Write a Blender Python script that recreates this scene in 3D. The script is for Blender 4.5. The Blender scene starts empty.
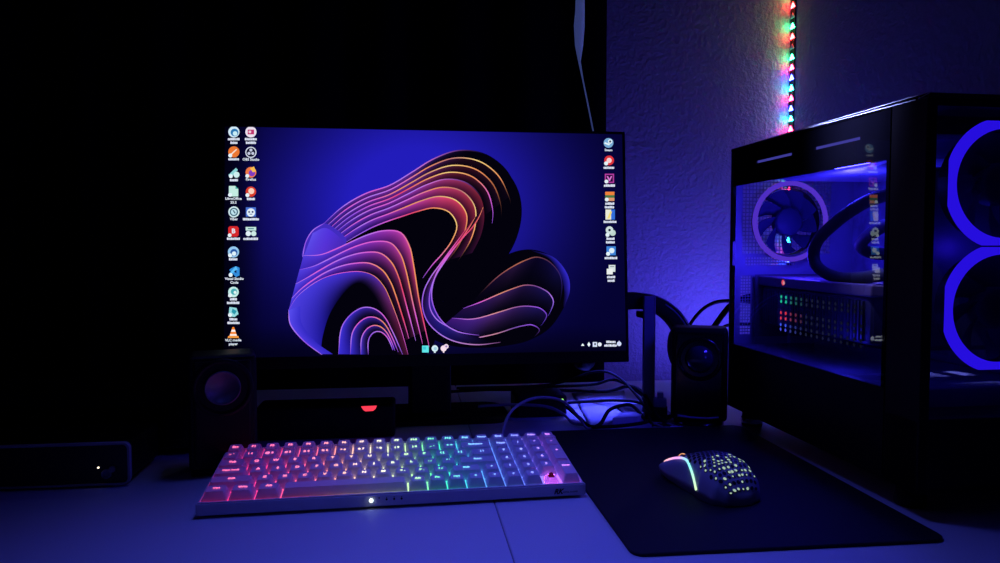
import bpy, bmesh, math, random
from mathutils import Vector, Matrix
random.seed(7)
scene = bpy.context.scene
COL = bpy.data.collections.new('room'); scene.collection.children.link(COL)
Z0 = .75                                    # desk top height
R = math.radians

# ------------------------------------------------------------------ helpers
def link(name, data, parent=None, loc=(0, 0, 0), rot=(0, 0, 0)):
    o = bpy.data.objects.new(name, data); COL.objects.link(o)
    o.location = loc; o.rotation_euler = rot
    if parent: o.parent = parent
    return o

def thing(name, label, cat, loc=(0, 0, 0), rotz=0, group=None):
    o = link(name, None, None, loc, (0, 0, rotz)); o.empty_display_size = .02
    return tag(o, label, cat, group)

def tag(o, label, cat, group=None):
    o['label'] = label; o['category'] = cat
    if group: o['group'] = group
    return o

def structure(o):
    o['kind'] = 'structure'; return o

def obj(name, bm, mat, parent=None, loc=(0, 0, 0), rot=(0, 0, 0), smooth=False, label=None):
    me = bpy.data.meshes.new(name)
    bm.normal_update(); bm.to_mesh(me); bm.free()
    if smooth:
        for p in me.polygons: p.use_smooth = True
    for m in (mat if isinstance(mat, (list, tuple)) else [mat]): me.materials.append(m)
    o = link(name, me, parent, loc, rot)
    if label: o['label'] = label
    return o

def N(): return bmesh.new()

def box(bm, x0, x1, y0, y1, z0, z1, bev=0, seg=2):
    vs = [bm.verts.new(p) for p in [(x0,y0,z0),(x1,y0,z0),(x1,y1,z0),(x0,y1,z0),(x0,y0,z1),(x1,y0,z1),(x1,y1,z1),(x0,y1,z1)]]
    fs = [bm.faces.new([vs[i] for i in f]) for f in [(3,2,1,0),(4,5,6,7),(0,1,5,4),(1,2,6,5),(2,3,7,6),(3,0,4,7)]]
    if bev:
        es = set(e for f in fs for e in f.edges)
        bmesh.ops.bevel(bm, geom=list(es), offset=bev, segments=seg, affect='EDGES', profile=.5)
    return bm

def lathe(bm, prof, n=32, axis='Z', c=(0, 0, 0), cap=True):
    """prof: list of (radius, height along axis)"""
    rings = []
    for r, h in prof:
        ring = []
        for i in range(n):
            a = 2*math.pi*i/n; u, v = r*math.cos(a), r*math.sin(a)
            p = {'Z': (u, v, h), 'Y': (u, h, v), 'X': (h, u, v)}[axis]
            ring.append(bm.verts.new((p[0]+c[0], p[1]+c[1], p[2]+c[2])))
        rings.append(ring)
    for a, b in zip(rings, rings[1:]):
        for i in range(n):
            bm.faces.new((a[i], a[(i+1) % n], b[(i+1) % n], b[i]))
    if cap:
        for ring in (rings[0], rings[-1]):
            try: bm.faces.new(ring)
            except ValueError: pass
    bmesh.ops.recalc_face_normals(bm, faces=bm.faces)
    return bm

def spline(pts, n=8, closed=False):
    """Catmull-Rom through points"""
    P = [Vector(p) for p in pts]; out = []
    m = len(P)
    rng = range(m) if closed else range(m-1)
    for i in rng:
        p1, p2 = P[i], P[(i+1) % m]
        p0 = P[i-1] if (closed or i > 0) else p1*2-p2
        p3 = P[(i+2) % m] if (closed or i+2 < m) else p2*2-p1
        for k in range(n):
            t = k/n
            out.append(.5*((2*p1)+(p2-p0)*t+(2*p0-5*p1+4*p2-p3)*t*t+(3*p1-p0-3*p2+p3)*t*t*t))
    if not closed: out.append(P[-1])
    return out

def resample(pl, n):
    d = [0]
    for a, b in zip(pl, pl[1:]): d.append(d[-1]+(b-a).length)
    out = []; j = 0
    for i in range(n):
        s = d[-1]*i/(n-1)
        while j < len(d)-2 and d[j+1] < s: j += 1
        w = (s-d[j])/max(1e-9, d[j+1]-d[j])
        out.append(pl[j].lerp(pl[j+1], min(1, max(0, w))))
    return out

def tube(bm, pts, r, n=8, sub=8, smoothing=True):
    P = spline(pts, sub) if smoothing else [Vector(p) for p in pts]
    up = Vector((0, 0, 1)); prev = None; rings = []
    for i, p in enumerate(P):
        t = (P[min(i+1, len(P)-1)]-P[max(i-1, 0)]).normalized()
        if prev is None:
            s = t.cross(up)
            if s.length < 1e-3: s = t.cross(Vector((1, 0, 0)))
        else:
            s = prev-t*prev.dot(t)
        s.normalize(); prev = s; b = t.cross(s)
        rr = r(i/(len(P)-1)) if callable(r) else r
        rings.append([bm.verts.new(p+s*rr*math.cos(2*math.pi*k/n)+b*rr*math.sin(2*math.pi*k/n)) for k in range(n)])
    for a, c in zip(rings, rings[1:]):
        for k in range(n): bm.faces.new((a[k], a[(k+1) % n], c[(k+1) % n], c[k]))
    bm.faces.new(rings[0][::-1]); bm.faces.new(rings[-1])
    return bm

def rrect(w, d, r, seg=4, cx=0, cy=0):
    r = min(r, w/2-1e-5, d/2-1e-5); out = []
    for sx, sy, a0 in ((1, 1, 0), (-1, 1, 90), (-1, -1, 180), (1, -1, 270)):
        for k in range(seg+1):
            a = R(a0+90*k/seg)
            out.append((cx+sx*(w/2-r)+r*math.cos(a), cy+sy*(d/2-r)+r*math.sin(a)))
    return out

def loft(bm, rings, cap=True):
    """rings: lists of 3D points with equal counts"""
    V = [[bm.verts.new(p) for p in r] for r in rings]; n = len(V[0])
    for a, b in zip(V, V[1:]):
        for i in range(n): bm.faces.new((a[i], a[(i+1) % n], b[(i+1) % n], b[i]))
    if cap:
        bm.faces.new(V[0][::-1]); bm.faces.new(V[-1])
    return bm

# ------------------------------------------------------------------ materials
def nodes(name):
    m = bpy.data.materials.new(name); m.use_nodes = True
    nt = m.node_tree; nt.nodes.clear()
    out = nt.nodes.new('ShaderNodeOutputMaterial')
    return m, nt, out

def pbr(name, col, rough=.5, metal=0, var=.15, scale=40, bump=0, bscale=300, spec=.5, translucent=0):
    m, nt, out = nodes(name)
    b = nt.nodes.new('ShaderNodeBsdfPrincipled')
    tc = nt.nodes.new('ShaderNodeTexCoord')
    no = nt.nodes.new('ShaderNodeTexNoise'); no.inputs['Scale'].default_value = scale; no.inputs['Detail'].default_value = 3
    nt.links.new(tc.outputs['Object'], no.inputs['Vector'])
    mr = nt.nodes.new('ShaderNodeMix'); mr.data_type = 'RGBA'
    mr.inputs[6].default_value = (*[c*(1-var) for c in col], 1); mr.inputs[7].default_value = (*[min(1, c*(1+var)) for c in col], 1)
    nt.links.new(no.outputs['Fac'], mr.inputs[0]); nt.links.new(mr.outputs[2], b.inputs['Base Color'])
    b.inputs['Roughness'].default_value = rough; b.inputs['Metallic'].default_value = metal
    b.inputs['Specular IOR Level'].default_value = spec
    if bump:
        n2 = nt.nodes.new('ShaderNodeTexNoise'); n2.inputs['Scale'].default_value = bscale; n2.inputs['Detail'].default_value = 4
        nt.links.new(tc.outputs['Object'], n2.inputs['Vector'])
        bp = nt.nodes.new('ShaderNodeBump'); bp.inputs['Strength'].default_value = bump; bp.inputs['Distance'].default_value = .004
        nt.links.new(n2.outputs['Fac'], bp.inputs['Height']); nt.links.new(bp.outputs['Normal'], b.inputs['Normal'])
    sh = b.outputs[0]
    if translucent:
        tr = nt.nodes.new('ShaderNodeBsdfTranslucent'); tr.inputs[0].default_value = (*col, 1)
        mx = nt.nodes.new('ShaderNodeMixShader'); mx.inputs[0].default_value = translucent
        nt.links.new(b.outputs[0], mx.inputs[1]); nt.links.new(tr.outputs[0], mx.inputs[2]); sh = mx.outputs[0]
    nt.links.new(sh, out.inputs[0])
    return m

def glow(name, col, strength):
    m, nt, out = nodes(name)
    e = nt.nodes.new('ShaderNodeEmission'); e.inputs[0].default_value = (*col, 1); e.inputs[1].default_value = strength
    nt.links.new(e.outputs[0], out.inputs[0]); return m

def vglow(name, strength=1):
    m, nt, out = nodes(name)
    a = nt.nodes.new('ShaderNodeVertexColor'); a.layer_name = 'Col'
    e = nt.nodes.new('ShaderNodeEmission'); e.inputs[1].default_value = strength
    nt.links.new(a.outputs[0], e.inputs[0]); nt.links.new(e.outputs[0], out.inputs[0]); return m

def glass(name, tint, base=.08, gain=.9, power=3):
    m, nt, out = nodes(name)
    t = nt.nodes.new('ShaderNodeBsdfTransparent'); t.inputs[0].default_value = (*tint, 1)
    g = nt.nodes.new('ShaderNodeBsdfGlossy'); g.inputs[0].default_value = (1, 1, 1, 1); g.inputs[1].default_value = 0
    f = nt.nodes.new('ShaderNodeLayerWeight'); f.inputs[0].default_value = .5
    p = nt.nodes.new('ShaderNodeMath'); p.operation = 'POWER'; p.inputs[1].default_value = power; nt.links.new(f.outputs['Facing'], p.inputs[0])
    q = nt.nodes.new('ShaderNodeMath'); q.operation = 'MULTIPLY_ADD'; q.inputs[1].default_value = gain; q.inputs[2].default_value = base; q.use_clamp = True
    nt.links.new(p.outputs[0], q.inputs[0])
    mx = nt.nodes.new('ShaderNodeMixShader')
    nt.links.new(q.outputs[0], mx.inputs[0]); nt.links.new(t.outputs[0], mx.inputs[1]); nt.links.new(g.outputs[0], mx.inputs[2])
    nt.links.new(mx.outputs[0], out.inputs[0]); return m

def s2l(c):
    return tuple(((x/255)/12.92 if x/255 <= .04045 else ((x/255+.055)/1.055)**2.4) for x in c)

M = {}
M['desk'] = pbr('desk_white_laminate', (.62, .64, .74), .6, var=.10, scale=700, bump=.03, bscale=500)
M['seam'] = pbr('desk_seam_dark', (.20, .20, .26), .7)
M['black'] = pbr('black_plastic', (.003, .003, .004), .5, spec=.3)
M['blackgloss'] = pbr('black_gloss', (.004, .004, .006), .18)
M['blackmetal'] = pbr('black_steel', (.008, .008, .011), .38, .0)
M['cable'] = pbr('black_cable', (.005, .005, .008), .75, spec=.2)
M['palecable'] = pbr('pale_braided_cable', (.34, .32, .42), .5, var=.3, scale=900)
M['white'] = pbr('white_abs_plastic', (.78, .74, .78), .45, var=.04)
M['keycap'] = pbr('white_keycap_plastic', (.78, .74, .86), .4, var=.05, scale=300, translucent=.03)
M['pad'] = pbr('black_cloth_mat', (.0035, .0035, .016), .65, var=.25, scale=900, bump=.15, bscale=2500, spec=.25)
M['mouse'] = pbr('matte_white_shell', (.50, .50, .66), .5, var=.03)
M['mousedark'] = pbr('dark_recess_paint', (.006, .006, .02), .6)
M['chrome'] = pbr('brushed_chrome', (.55, .55, .6), .25, 1)
M['greymetal'] = pbr('grey_metal_trim', (.34, .34, .40), .5, .25)
M['cone'] = pbr('speaker_cone_grey', (.16, .16, .20), .35)
M['coneblk'] = pbr('speaker_cone_gloss', (.03, .03, .08), .10, spec=1)
M['curtain'] = pbr('black_curtain_cloth', (.004, .004, .006), .9, var=.3, scale=200, spec=.05)
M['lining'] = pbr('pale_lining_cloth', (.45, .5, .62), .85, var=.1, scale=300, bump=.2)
M['lining'].node_tree.nodes['Principled BSDF'].inputs['Emission Color'].default_value = (.20, .29, 1, 1); M['lining'].node_tree.nodes['Principled BSDF'].inputs['Emission Strength'].default_value = .13  # emission stands in for window light coming through the cloth
M['lightgrey'] = pbr('light_grey_edge', (.5, .5, .55), .6)
M['blackglass'] = pbr('black_backed_glass', (.003, .003, .005), .03)
M['paper'] = pbr('white_paper', (.75, .77, .85), .6, var=.05)
M['post'] = pbr('dark_blue_metal', (.16, .16, .26), .4)
M['pcinner'] = pbr('dark_case_interior', (.22, .22, .30), .5)
M['board'] = pbr('circuit_board', (.16, .16, .24), .45, var=.8, scale=60)
M['hose'] = pbr('black_sleeved_hose', (.007, .007, .014), .7)
M['gpu'] = pbr('graphics_card_shroud', (.05, .05, .08), .45)
M['fanblade'] = pbr('smoked_fan_blade', (.018, .018, .06), .7)
M['carpet'] = pbr('dark_floor', (.02, .02, .025), .8)

def wall_mat(name, col):
    m, nt, out = nodes(name)
    b = nt.nodes.new('ShaderNodeBsdfPrincipled'); b.inputs['Roughness'].default_value = .75; b.inputs['Specular IOR Level'].default_value = .2
    tc = nt.nodes.new('ShaderNodeTexCoord')
    n1 = nt.nodes.new('ShaderNodeTexNoise'); n1.inputs['Scale'].default_value = 105; n1.inputs['Detail'].default_value = 6; n1.inputs['Roughness'].default_value = .6
    nt.links.new(tc.outputs['Object'], n1.inputs['Vector'])
    bp = nt.nodes.new('ShaderNodeBump'); bp.inputs['Strength'].default_value = .8; bp.inputs['Distance'].default_value = .006
    nt.links.new(n1.outputs['Fac'], bp.inputs['Height']); nt.links.new(bp.outputs['Normal'], b.inputs['Normal'])
    n2 = nt.nodes.new('ShaderNodeTexNoise'); n2.inputs['Scale'].default_value = 3; nt.links.new(tc.outputs['Object'], n2.inputs['Vector'])
    mx = nt.nodes.new('ShaderNodeMix'); mx.data_type = 'RGBA'
    mx.inputs[6].default_value = (*[c*.85 for c in col], 1); mx.inputs[7].default_value = (*[c*1.1 for c in col], 1)
    nt.links.new(n2.outputs['Fac'], mx.inputs[0]); nt.links.new(mx.outputs[2], b.inputs['Base Color'])
    nt.links.new(b.outputs[0], out.inputs[0]); return m
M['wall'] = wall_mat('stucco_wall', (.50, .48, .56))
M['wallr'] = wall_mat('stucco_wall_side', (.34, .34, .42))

# ------------------------------------------------------------------ camera
F = 722.; A = R(7.2); TH = math.atan(35.5/722); H = .262
CAM = Vector((0, 0, Z0+H))
fw0 = Vector((math.sin(A), math.cos(A), 0)); RT = Vector((math.cos(A), -math.sin(A), 0)); UP0 = Vector((0, 0, 1))
FW = fw0*math.cos(TH)-UP0*math.sin(TH); UP = UP0*math.cos(TH)+fw0*math.sin(TH)
cd = bpy.data.cameras.new('camera'); cd.sensor_width = 36; cd.lens = 36*F/1000; cd.clip_start = .02
cam = link('camera', cd)
cam.matrix_world = Matrix((( RT.x, UP.x, -FW.x, CAM.x), (RT.y, UP.y, -FW.y, CAM.y), (RT.z, UP.z, -FW.z, CAM.z), (0, 0, 0, 1)))
scene.camera = cam
scene.view_settings.view_transform = 'Standard'
scene.cycles.use_denoising = True
scene.cycles.sample_clamp_indirect = 4

# ------------------------------------------------------------------ room shell
YB = 1.43; XR = .787
bm = N(); box(bm, -2.0, XR+.1, YB, YB+.1, 0, 2.5); structure(obj('wall_back', bm, M['wall']))
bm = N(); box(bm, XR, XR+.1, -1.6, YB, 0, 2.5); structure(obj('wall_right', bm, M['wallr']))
bm = N(); box(bm, -2.1, -2.0, -1.6, YB+.1, 0, 2.5); structure(obj('wall_left', bm, M['wallr']))
bm = N(); box(bm, -2.1, XR+.1, -1.6, YB+.1, -.1, 0); structure(obj('floor', bm, M['carpet']))
bm = N(); box(bm, -2.1, XR+.1, -1.6, YB+.1, 2.5, 2.6); structure(obj('ceiling', bm, M['wallr']))

# ------------------------------------------------------------------ curtain
cur = thing('blackout_curtain', 'black blackout curtain hanging in folds behind the monitor', 'curtain', (-.694, 1.40, 0))
bm = N(); xs = [-1.25+i*(2.331/180) for i in range(181)]; rows = []
for z in (.50, 1.2, 1.8, 2.42):
    rows.append([bm.verts.new((x, .012*math.sin(x*46)+.008*math.sin(x*19+1), z)) for x in xs])
for a, b in zip(rows, rows[1:]):
    for i in range(180): bm.faces.new((a[i], a[i+1], b[i+1], b[i]))
cl = obj('curtain_panel', bm, M['curtain'], cur, smooth=True)
bm = N(); tube(bm, [(-1.27, .015, 2.43), (1.1, .015, 2.43)], .012, smoothing=False); obj('curtain_rod', bm, M['blackmetal'], cur)
# pale lining edge: tapering strip, then a thin hem line
L = [(.322, 1.62), (.3235, 1.56), (.326, 1.50), (.325, 1.46), (.3225, 1.432), (.3245, 1.395), (.3295, 1.365), (.336, 1.33), (.3445, 1.28), (.3555, 1.215)]
Rr = [(.341, 1.62), (.3415, 1.56), (.343, 1.50), (.3435, 1.46), (.3435, 1.432), (.3405, 1.395), (.3345, 1.365), (.3385, 1.33), (.3470, 1.28), (.3580, 1.215)]
bm = N(); va = []; vb = []; vc = []
for (x0, z), (x1, _) in zip(L, Rr):
    q = .687+.0085*max(0, min(1, (1.40-z)/.18)); va.append(bm.verts.new((x0+q, -.028, z))); vc.append(bm.verts.new(((x0+x1)/2+q, -.034, z))); vb.append(bm.verts.new((x1+q, -.028, z)))
for i in range(len(va)-1):
    bm.faces.new((va[i+1], vc[i+1], vc[i], va[i])); bm.faces.new((vc[i+1], vb[i+1], vb[i], vc[i]))
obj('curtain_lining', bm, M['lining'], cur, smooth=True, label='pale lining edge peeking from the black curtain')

# ------------------------------------------------------------------ desk
dk = thing('desk', 'white desk carrying the monitor, keyboard and computer', 'desk', (0, .85, 0))
bm = N(); box(bm, -1.1, .0851, -.55, .50, Z0-.025, Z0, .0015); box(bm, .0859, .768, -.55, .50, Z0-.025, Z0, .0015)
obj('desk_top', bm, M['desk'], dk)
bm = N(); box(bm, .083, .088, -.545, .495, Z0-.024, Z0-.0012); obj('desk_seam', bm, M['seam'], dk, label='dark seam line across the white desk top')
for x in (-1.02, .70):
    for y in (-.48, .46):
        bm = N(); box(bm, x-.02, x+.02, y-.02, y+.02, 0, Z0-.025, .003); obj('leg', bm, M['blackmetal'], dk)

# ------------------------------------------------------------------ mouse mat
bm = N(); pts = rrect(.288, .409, .014, 6)
def wav(x, y): return y + (.004*math.sin((x+.14)*38)*max(0, 1-(y+.2045)/.05) if y < -.15 else 0)
loft(bm, [[(x*.999, wav(x, y), 0.0003) for x, y in pts], [(x, wav(x, y), .001) for x, y in pts], [(x, wav(x, y), .0026) for x, y in pts], [(x*.995, wav(x, y)*.996, .0032) for x, y in pts]])
o = obj('mouse_mat', bm, M['pad'], None, (.3295, .7795, Z0)); tag(o, 'black cloth mouse mat lying under the mouse', 'mouse mat')

# ------------------------------------------------------------------ monitor
SB = Vector((-.236, .957, Z0+.1185)); SW = .5315
SV = Vector((0, .027, .2985)); SH = SV.length; SV.normalize(); SN = Vector((0, -SV.z, SV.y))   # up along the panel, outward normal
mon = thing('computer_monitor', 'black flat computer monitor showing a blue desktop with purple ribbons', 'monitor', (.03, 1.06, Z0))
MO = Vector((.03, 1.06, Z0))
def scr(u, v, d=0):      # panel metres -> monitor-local
    return SB+Vector((u, 0, 0))+SV*v+SN*d-MO
# body
bm = N()
def pbox(bm, u0, u1, v0, v1, d0, d1, bev=0):
    c = [(u0,v0,d0),(u1,v0,d0),(u1,v1,d0),(u0,v1,d0),(u0,v0,d1),(u1,v0,d1),(u1,v1,d1),(u0,v1,d1)]
    vs = [bm.verts.new(scr(*p)) for p in c]
    fs = [bm.faces.new([vs[i] for i in f]) for f in [(3,2,1,0),(4,5,6,7),(0,1,5,4),(1,2,6,5),(2,3,7,6),(3,0,4,7)]]
    if bev: bmesh.ops.bevel(bm, geom=list(set(e for f in fs for e in f.edges)), offset=bev, segments=2, affect='EDGES')
pbox(bm, -.003, SW+.003, -.015, SH+.003, -.028, -.0015, .003)
obj('housing', bm, M['black'], mon)
bm = N()
pbox(bm, -.0035, 0, -.0155, SH+.0035, -.006, .0022, .0008); pbox(bm, SW, SW+.0035, -.0155, SH+.0035, -.006, .0022, .0008)
pbox(bm, 0, SW, SH, SH+.0035, -.006, .0022, .0008); pbox(bm, 0, SW, -.0155, 0, -.006, .0022, .0008)
obj('bezel', bm, M['black'], mon)
bm = N(); box(bm, -.12, .12, -.05, .012, .15, .36, .01); obj('rear_cover', bm, M['black'], mon, (0, 0, 0))
bm = N(); box(bm, -.032, .032, .01, .034, .008, .30, .006); obj('stand_neck', bm, M['black'], mon, (0, 0, 0))
bm = N(); loft(bm, [[(x, y, z) for x, y in rrect(w_, d_, .03, 6, 0, .045)] for w_, d_, z in ((.24, .115, 0), (.24, .115, .006), (.232, .107, .009))])
obj('stand_base', bm, M['black'], mon)

# ---- the screen picture (flat, on the panel)
def px2uv(x, y):
    r = FW+RT*((x-500)/F)+UP*((281.5-y)/F)
    t = (SB-CAM).dot(SN)/r.dot(SN); p = CAM+r*t-SB
    return p.x, p.dot(SV)
def uv2px(u, v):
    p = SB+Vector((u, 0, 0))+SV*v-CAM; z = p.dot(FW)
    return 500+F*p.dot(RT)/z, 281.5-F*p.dot(UP)/z

def bgcol(x, y):
    dx, dy = (x-415)/172, (y-205)/150
    r = math.sqrt(dx*dx+dy*dy)
    k = max(0, 1-r/1.32); k = k*k*(3-2*k)
    dark = (5, 3, 50); mid = (34, 28, 186)
    c = [dark[i]+(mid[i]-dark[i])*min(1, k*1.25) for i in range(3)]
    if y > 325: f = max(.55, 1-(y-325)/60); c = [v*f for v in c]
    if x < 262: f = max(.30, 1-(262-x)/50); c = [v*f for v in c]
    return s2l(c)

class VM:   # coloured flat mesh on the panel
    def __init__(s): s.v = []; s.f = []; s.c = []
    def vert(s, x, y, col, d): 
        u, v = px2uv(x, y); u = min(SW-.0001, max(.0001, u)); v = min(SH-.0001, max(.0001, v))
        s.v.append(scr(u, v, d)); s.c.append(col); return len(s.v)-1
    def build(s, name, mat, parent):
        me = bpy.data.meshes.new(name); me.from_pydata(s.v, [], s.f)
        a = me.color_attributes.new('Col', 'FLOAT_COLOR', 'POINT')
        for i, c in enumerate(s.c): a.data[i].color = (*c, 1)
        me.materials.append(mat); return link(name, me, parent)
    def poly(s, pts, col, d):
        s.f.append([s.vert(x, y, col, d) for x, y in pts])

M['screen'] = vglow('lit_screen', 1.0)
M['screentext'] = glow('screen_text', (.80, .88, 1), .95)
vm = VM(); nx, ny = 64, 40
for j in range(ny+1):
    for i in range(nx+1):
        u, v = SW*i/nx, SH*j/ny; x, y = uv2px(u, v)
        vm.v.append(scr(u, v, 0)); vm.c.append(bgcol(x, y))
for j in range(ny):
    for i in range(nx):
        a = j*(nx+1)+i; vm.f.append((a, a+1, a+nx+2, a+nx+1))
screen = vm.build('screen', M['screen'], mon); screen['label'] = 'lit blue display panel'

rib = VM(); depth = [.00005]
def nd(): depth[0] += .00002; return depth[0]
def C(p): return (280+p[0]/2.56, 140+p[1]/2.56)          # sketch units -> picture
def lerp3(a, b, t): return tuple(a[i]+(b[i]-a[i])*t for i in range(3))
def ramp(stops, t):
    if not isinstance(stops[0], (tuple, list)): return stops
    n = len(stops)-1; k = min(n-1, int(t*n)); return lerp3(stops[k], stops[k+1], t*n-k)
def strip(Apts, Bpts, ca, cb, n=44, m=5, g=1.0):
    """gradient sheet between curve A and curve B"""
    d = nd(); a = resample(spline([(*p, 0) for p in Apts]), n); b = resample(spline([(*p, 0) for p in Bpts]), n); idx = []
    for i in range(n):
        t = i/(n-1); row = []
        for k in range(m+1):
            w = k/m; p = a[i].lerp(b[i], w); col = s2l(lerp3(ramp(ca, t), ramp(cb, t), w**g))
            x, y = C(p); row.append(rib.vert(x, y, col, d))
        idx.append(row)
    for i in range(n-1):
        for k in range(m): rib.f.append((idx[i][k], idx[i][k+1], idx[i+1][k+1], idx[i+1][k]))
def line(pts, cols, w=2.4, n=60, taper=True):
    d = nd(); P = resample(spline([(*p, 0) for p in pts]), n); L = []
    for i, p in enumerate(P):
        t = i/(n-1); q = (P[min(i+1, n-1)]-P[max(0, i-1)]).normalized(); nn = Vector((-q.y, q.x, 0))
        ww = w*(min(1, .25+min(t, 1-t)*6) if taper else 1)/2; c = s2l(ramp(cols, t))
        x0, y0 = C(p-nn*ww); x1, y1 = C(p+nn*ww)
        L.append((rib.vert(x0, y0, c, d), rib.vert(x1, y1, c, d)))
    for a, b in zip(L, L[1:]): rib.f.append((a[0], a[1], b[1], b[0]))
def fill(pts, col):
    d = nd(); P = resample(spline([(*p, 0) for p in pts], closed=True), 90)
    ctr = sum(P, Vector())/len(P); i0 = rib.vert(*C(ctr), s2l(col), d)
    ids = [rib.vert(*C(p), s2l(col), d) for p in P]
    for i in range(len(ids)): rib.f.append((i0, ids[i], ids[(i+1) % len(ids)]))

K = (3, 2, 12); DK = (8, 4, 34)
PK = (226, 96, 214); OR = (246, 150, 96); YE = (250, 214, 130); VI = (150, 84, 236); LV = (176, 120, 244); RD = (236, 70, 110); DP = (70, 26, 120)
# dark body of the ribbon sheaf
fill([(120,215),(200,150),(300,112),(392,50),(470,25),(540,44),(592,95),(616,150),(616,215),(590,285),(540,340),(450,400),(370,420),(280,400),(170,320)], K)
fill([(400,430),(500,345),(575,296),(640,280),(700,300),(735,342),(742,385),(725,432),(690,482),(640,512),(590,525),(520,532),(430,525),(370,490)], K)
fill([(60,300),(120,270),(220,230),(330,220),(420,300),(400,500),(360,552),(250,552),(110,550),(50,505),(22,470),(22,430),(45,370)], K)
def fam(Aq, Bq, ts, fillA, fillB, lines, w=2.8, cut=(1, 1)):
    """sheaf of folds between two guiding curves; each fold fades to dark towards the next one"""
    a = resample(spline([(*p, 0) for p in Aq]), 40); b = resample(spline([(*p, 0) for p in Bq]), 40)
    cv = []
    for i, t in enumerate(ts):
        m = int(40*(cut[0]+(cut[1]-cut[0])*t)) - (i*5 % 4)
        cv.append([(a[k].lerp(b[k], t).x, a[k].lerp(b[k], t).y) for k in range(max(8, m))])
    for i in range(len(cv)-1):
        n = min(len(cv[i]), len(cv[i+1])); f = i/max(1, len(cv)-2)
        strip(cv[i][:n:3], cv[i+1][:n:3], [lerp3(x, y, f) for x, y in zip(*fillA)], [lerp3(x, y, f) for x, y in zip(*fillB)], g=.85)
    for i, c in enumerate(cv): line(c[::3]+[c[-1]], lines[i % len(lines)], w)
# right sheaf: low loops
strip([(640,281),(700,300),(735,342),(742,385),(728,428)], [(655,288),(690,305),(718,345),(728,388),(724,425)], [(10,6,50),(36,30,160),(52,44,210),(50,40,200),(14,8,70)], [K,(8,6,50),(16,12,90),(14,10,80),K])
fam([(505,400),(560,348),(615,314),(665,300),(708,330),(722,372),(715,420)], [(410,482),(470,508),(545,498),(610,478),(650,474),(664,492),(630,518)], [0,.38,.68,1],
    ([K,(20,8,40),(40,20,60),DK,(16,12,70),K], [DP,(70,34,130),(80,40,120),(50,26,90),(30,20,90),DK]), ([K]*6, [(26,14,90),(30,16,80),K,K,K,K]),
    [[K,(130,70,80),(190,110,84),(90,50,70),(40,28,110),K], [VI,PK,(230,150,120),(190,110,110),(120,70,150),LV,(80,60,190)], [VI,(200,120,200),(226,150,150),(150,90,160),VI,(60,40,150)], [LV,VI,(200,130,200),(210,140,160),(120,80,170),VI,K]], 2.5)
# upper sheaf: folds sweeping up from the left and turning over on the right
fam([(112,214),(190,150),(290,112),(390,50),(470,26),(548,48),(600,110),(616,180),(600,250),(552,312),(500,345)], [(168,262),(240,222),(330,190),(392,174),(432,184),(452,212),(446,246),(420,286),(388,322),(366,352),(352,392)], [0,.13,.26,.38,.50,.64,.80,1],
    ([(60,40,180),(90,44,170),(120,44,160),(90,40,150),(40,20,90),K,K,K], [(90,50,210),(110,50,190),(150,50,180),(190,60,160),(226,70,120),(200,56,80),(120,30,70),(60,16,60)]),
    ([(40,24,120),(50,16,90),(60,20,90),DP,K,K,K,K], [(50,26,140),(30,12,90),(40,10,80),(70,16,80),(110,26,70),(60,10,40),K,K]),
    [[VI,LV,PK,LV,(200,110,200),(110,60,140),K,K,K], [LV,PK,LV,(220,110,220),OR,(190,120,120),YE,OR,K], [PK,LV,PK,OR,(220,150,120),YE,OR,(160,90,60),K], [LV,VI,PK,RD,OR,YE,OR,PK,VI]], 2.7, (.74, 1))
# folds crossing from the turn of the upper sheaf down to the low loops
fam([(520,172),(500,214),(458,262),(420,314),(392,362),(382,420),(404,462),(452,488)], [(478,226),(444,272),(404,326),(374,372),(364,420),(380,468),(428,508),(500,524),(590,514)], [0,.5,1],
    ([(60,14,50),(90,30,70),(150,40,80),(110,36,120),(80,40,160),(50,30,140),(40,24,120),DK], [(190,56,90),(210,60,110),(200,60,130),(110,40,150),(70,40,170),(50,40,160),(60,40,150),DK]), ([K]*8, [(80,16,50),(60,14,60),K,K,(30,16,90),(20,14,90),DK,K]),
    [[OR,RD,PK,LV,VI,LV,VI], [OR,RD,PK,LV,VI,LV,VI], [RD,PK,LV,VI,LV,(190,130,200),(150,90,160)]], 2.7)
# left sheaf: folds falling to the foot
fill([(58,300),(66,262),(84,232),(112,214),(140,226),(170,256),(150,290),(100,300)], (66,44,190))
line([(58,300),(66,262),(84,232),(114,213)], [LV,VI,LV,VI], 2.4)
strip([(84,238),(120,226),(168,262)], [(60,300),(110,296),(150,284)], [(96,80,236),(80,50,220),(70,40,180)], [(84,64,224),(90,50,210),(70,40,180)])
fam([(60,296),(112,292),(180,262),(240,238),(296,232),(326,258),(342,320),(356,410),(382,530)], [(22,436),(50,396),(112,354),(182,338),(232,344),(266,376),(292,436),(312,494),(328,550)], [0,.26,.52,.78,1],
    ([(80,60,220),(92,52,214),(120,54,200),(160,54,180),(210,66,160),(200,56,120),(120,34,80),(70,20,50)], [(90,74,236),(90,60,220),(110,56,210),(120,44,170),(110,34,120),(70,20,60),(60,16,50),(80,20,60)]),
    ([(60,40,190),(60,30,160),(70,26,150),(80,24,120),(60,14,70),K,K,K], [(56,40,200),(56,30,180),(50,22,140),(36,12,90),K,K,K,K]),
    [[LV,PK,LV,PK,OR,OR,RD,PK], [VI,LV,PK,PK,OR,OR,PK,PK], [LV,PK,LV,PK,OR,RD,PK,LV]], 3.0)
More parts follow.
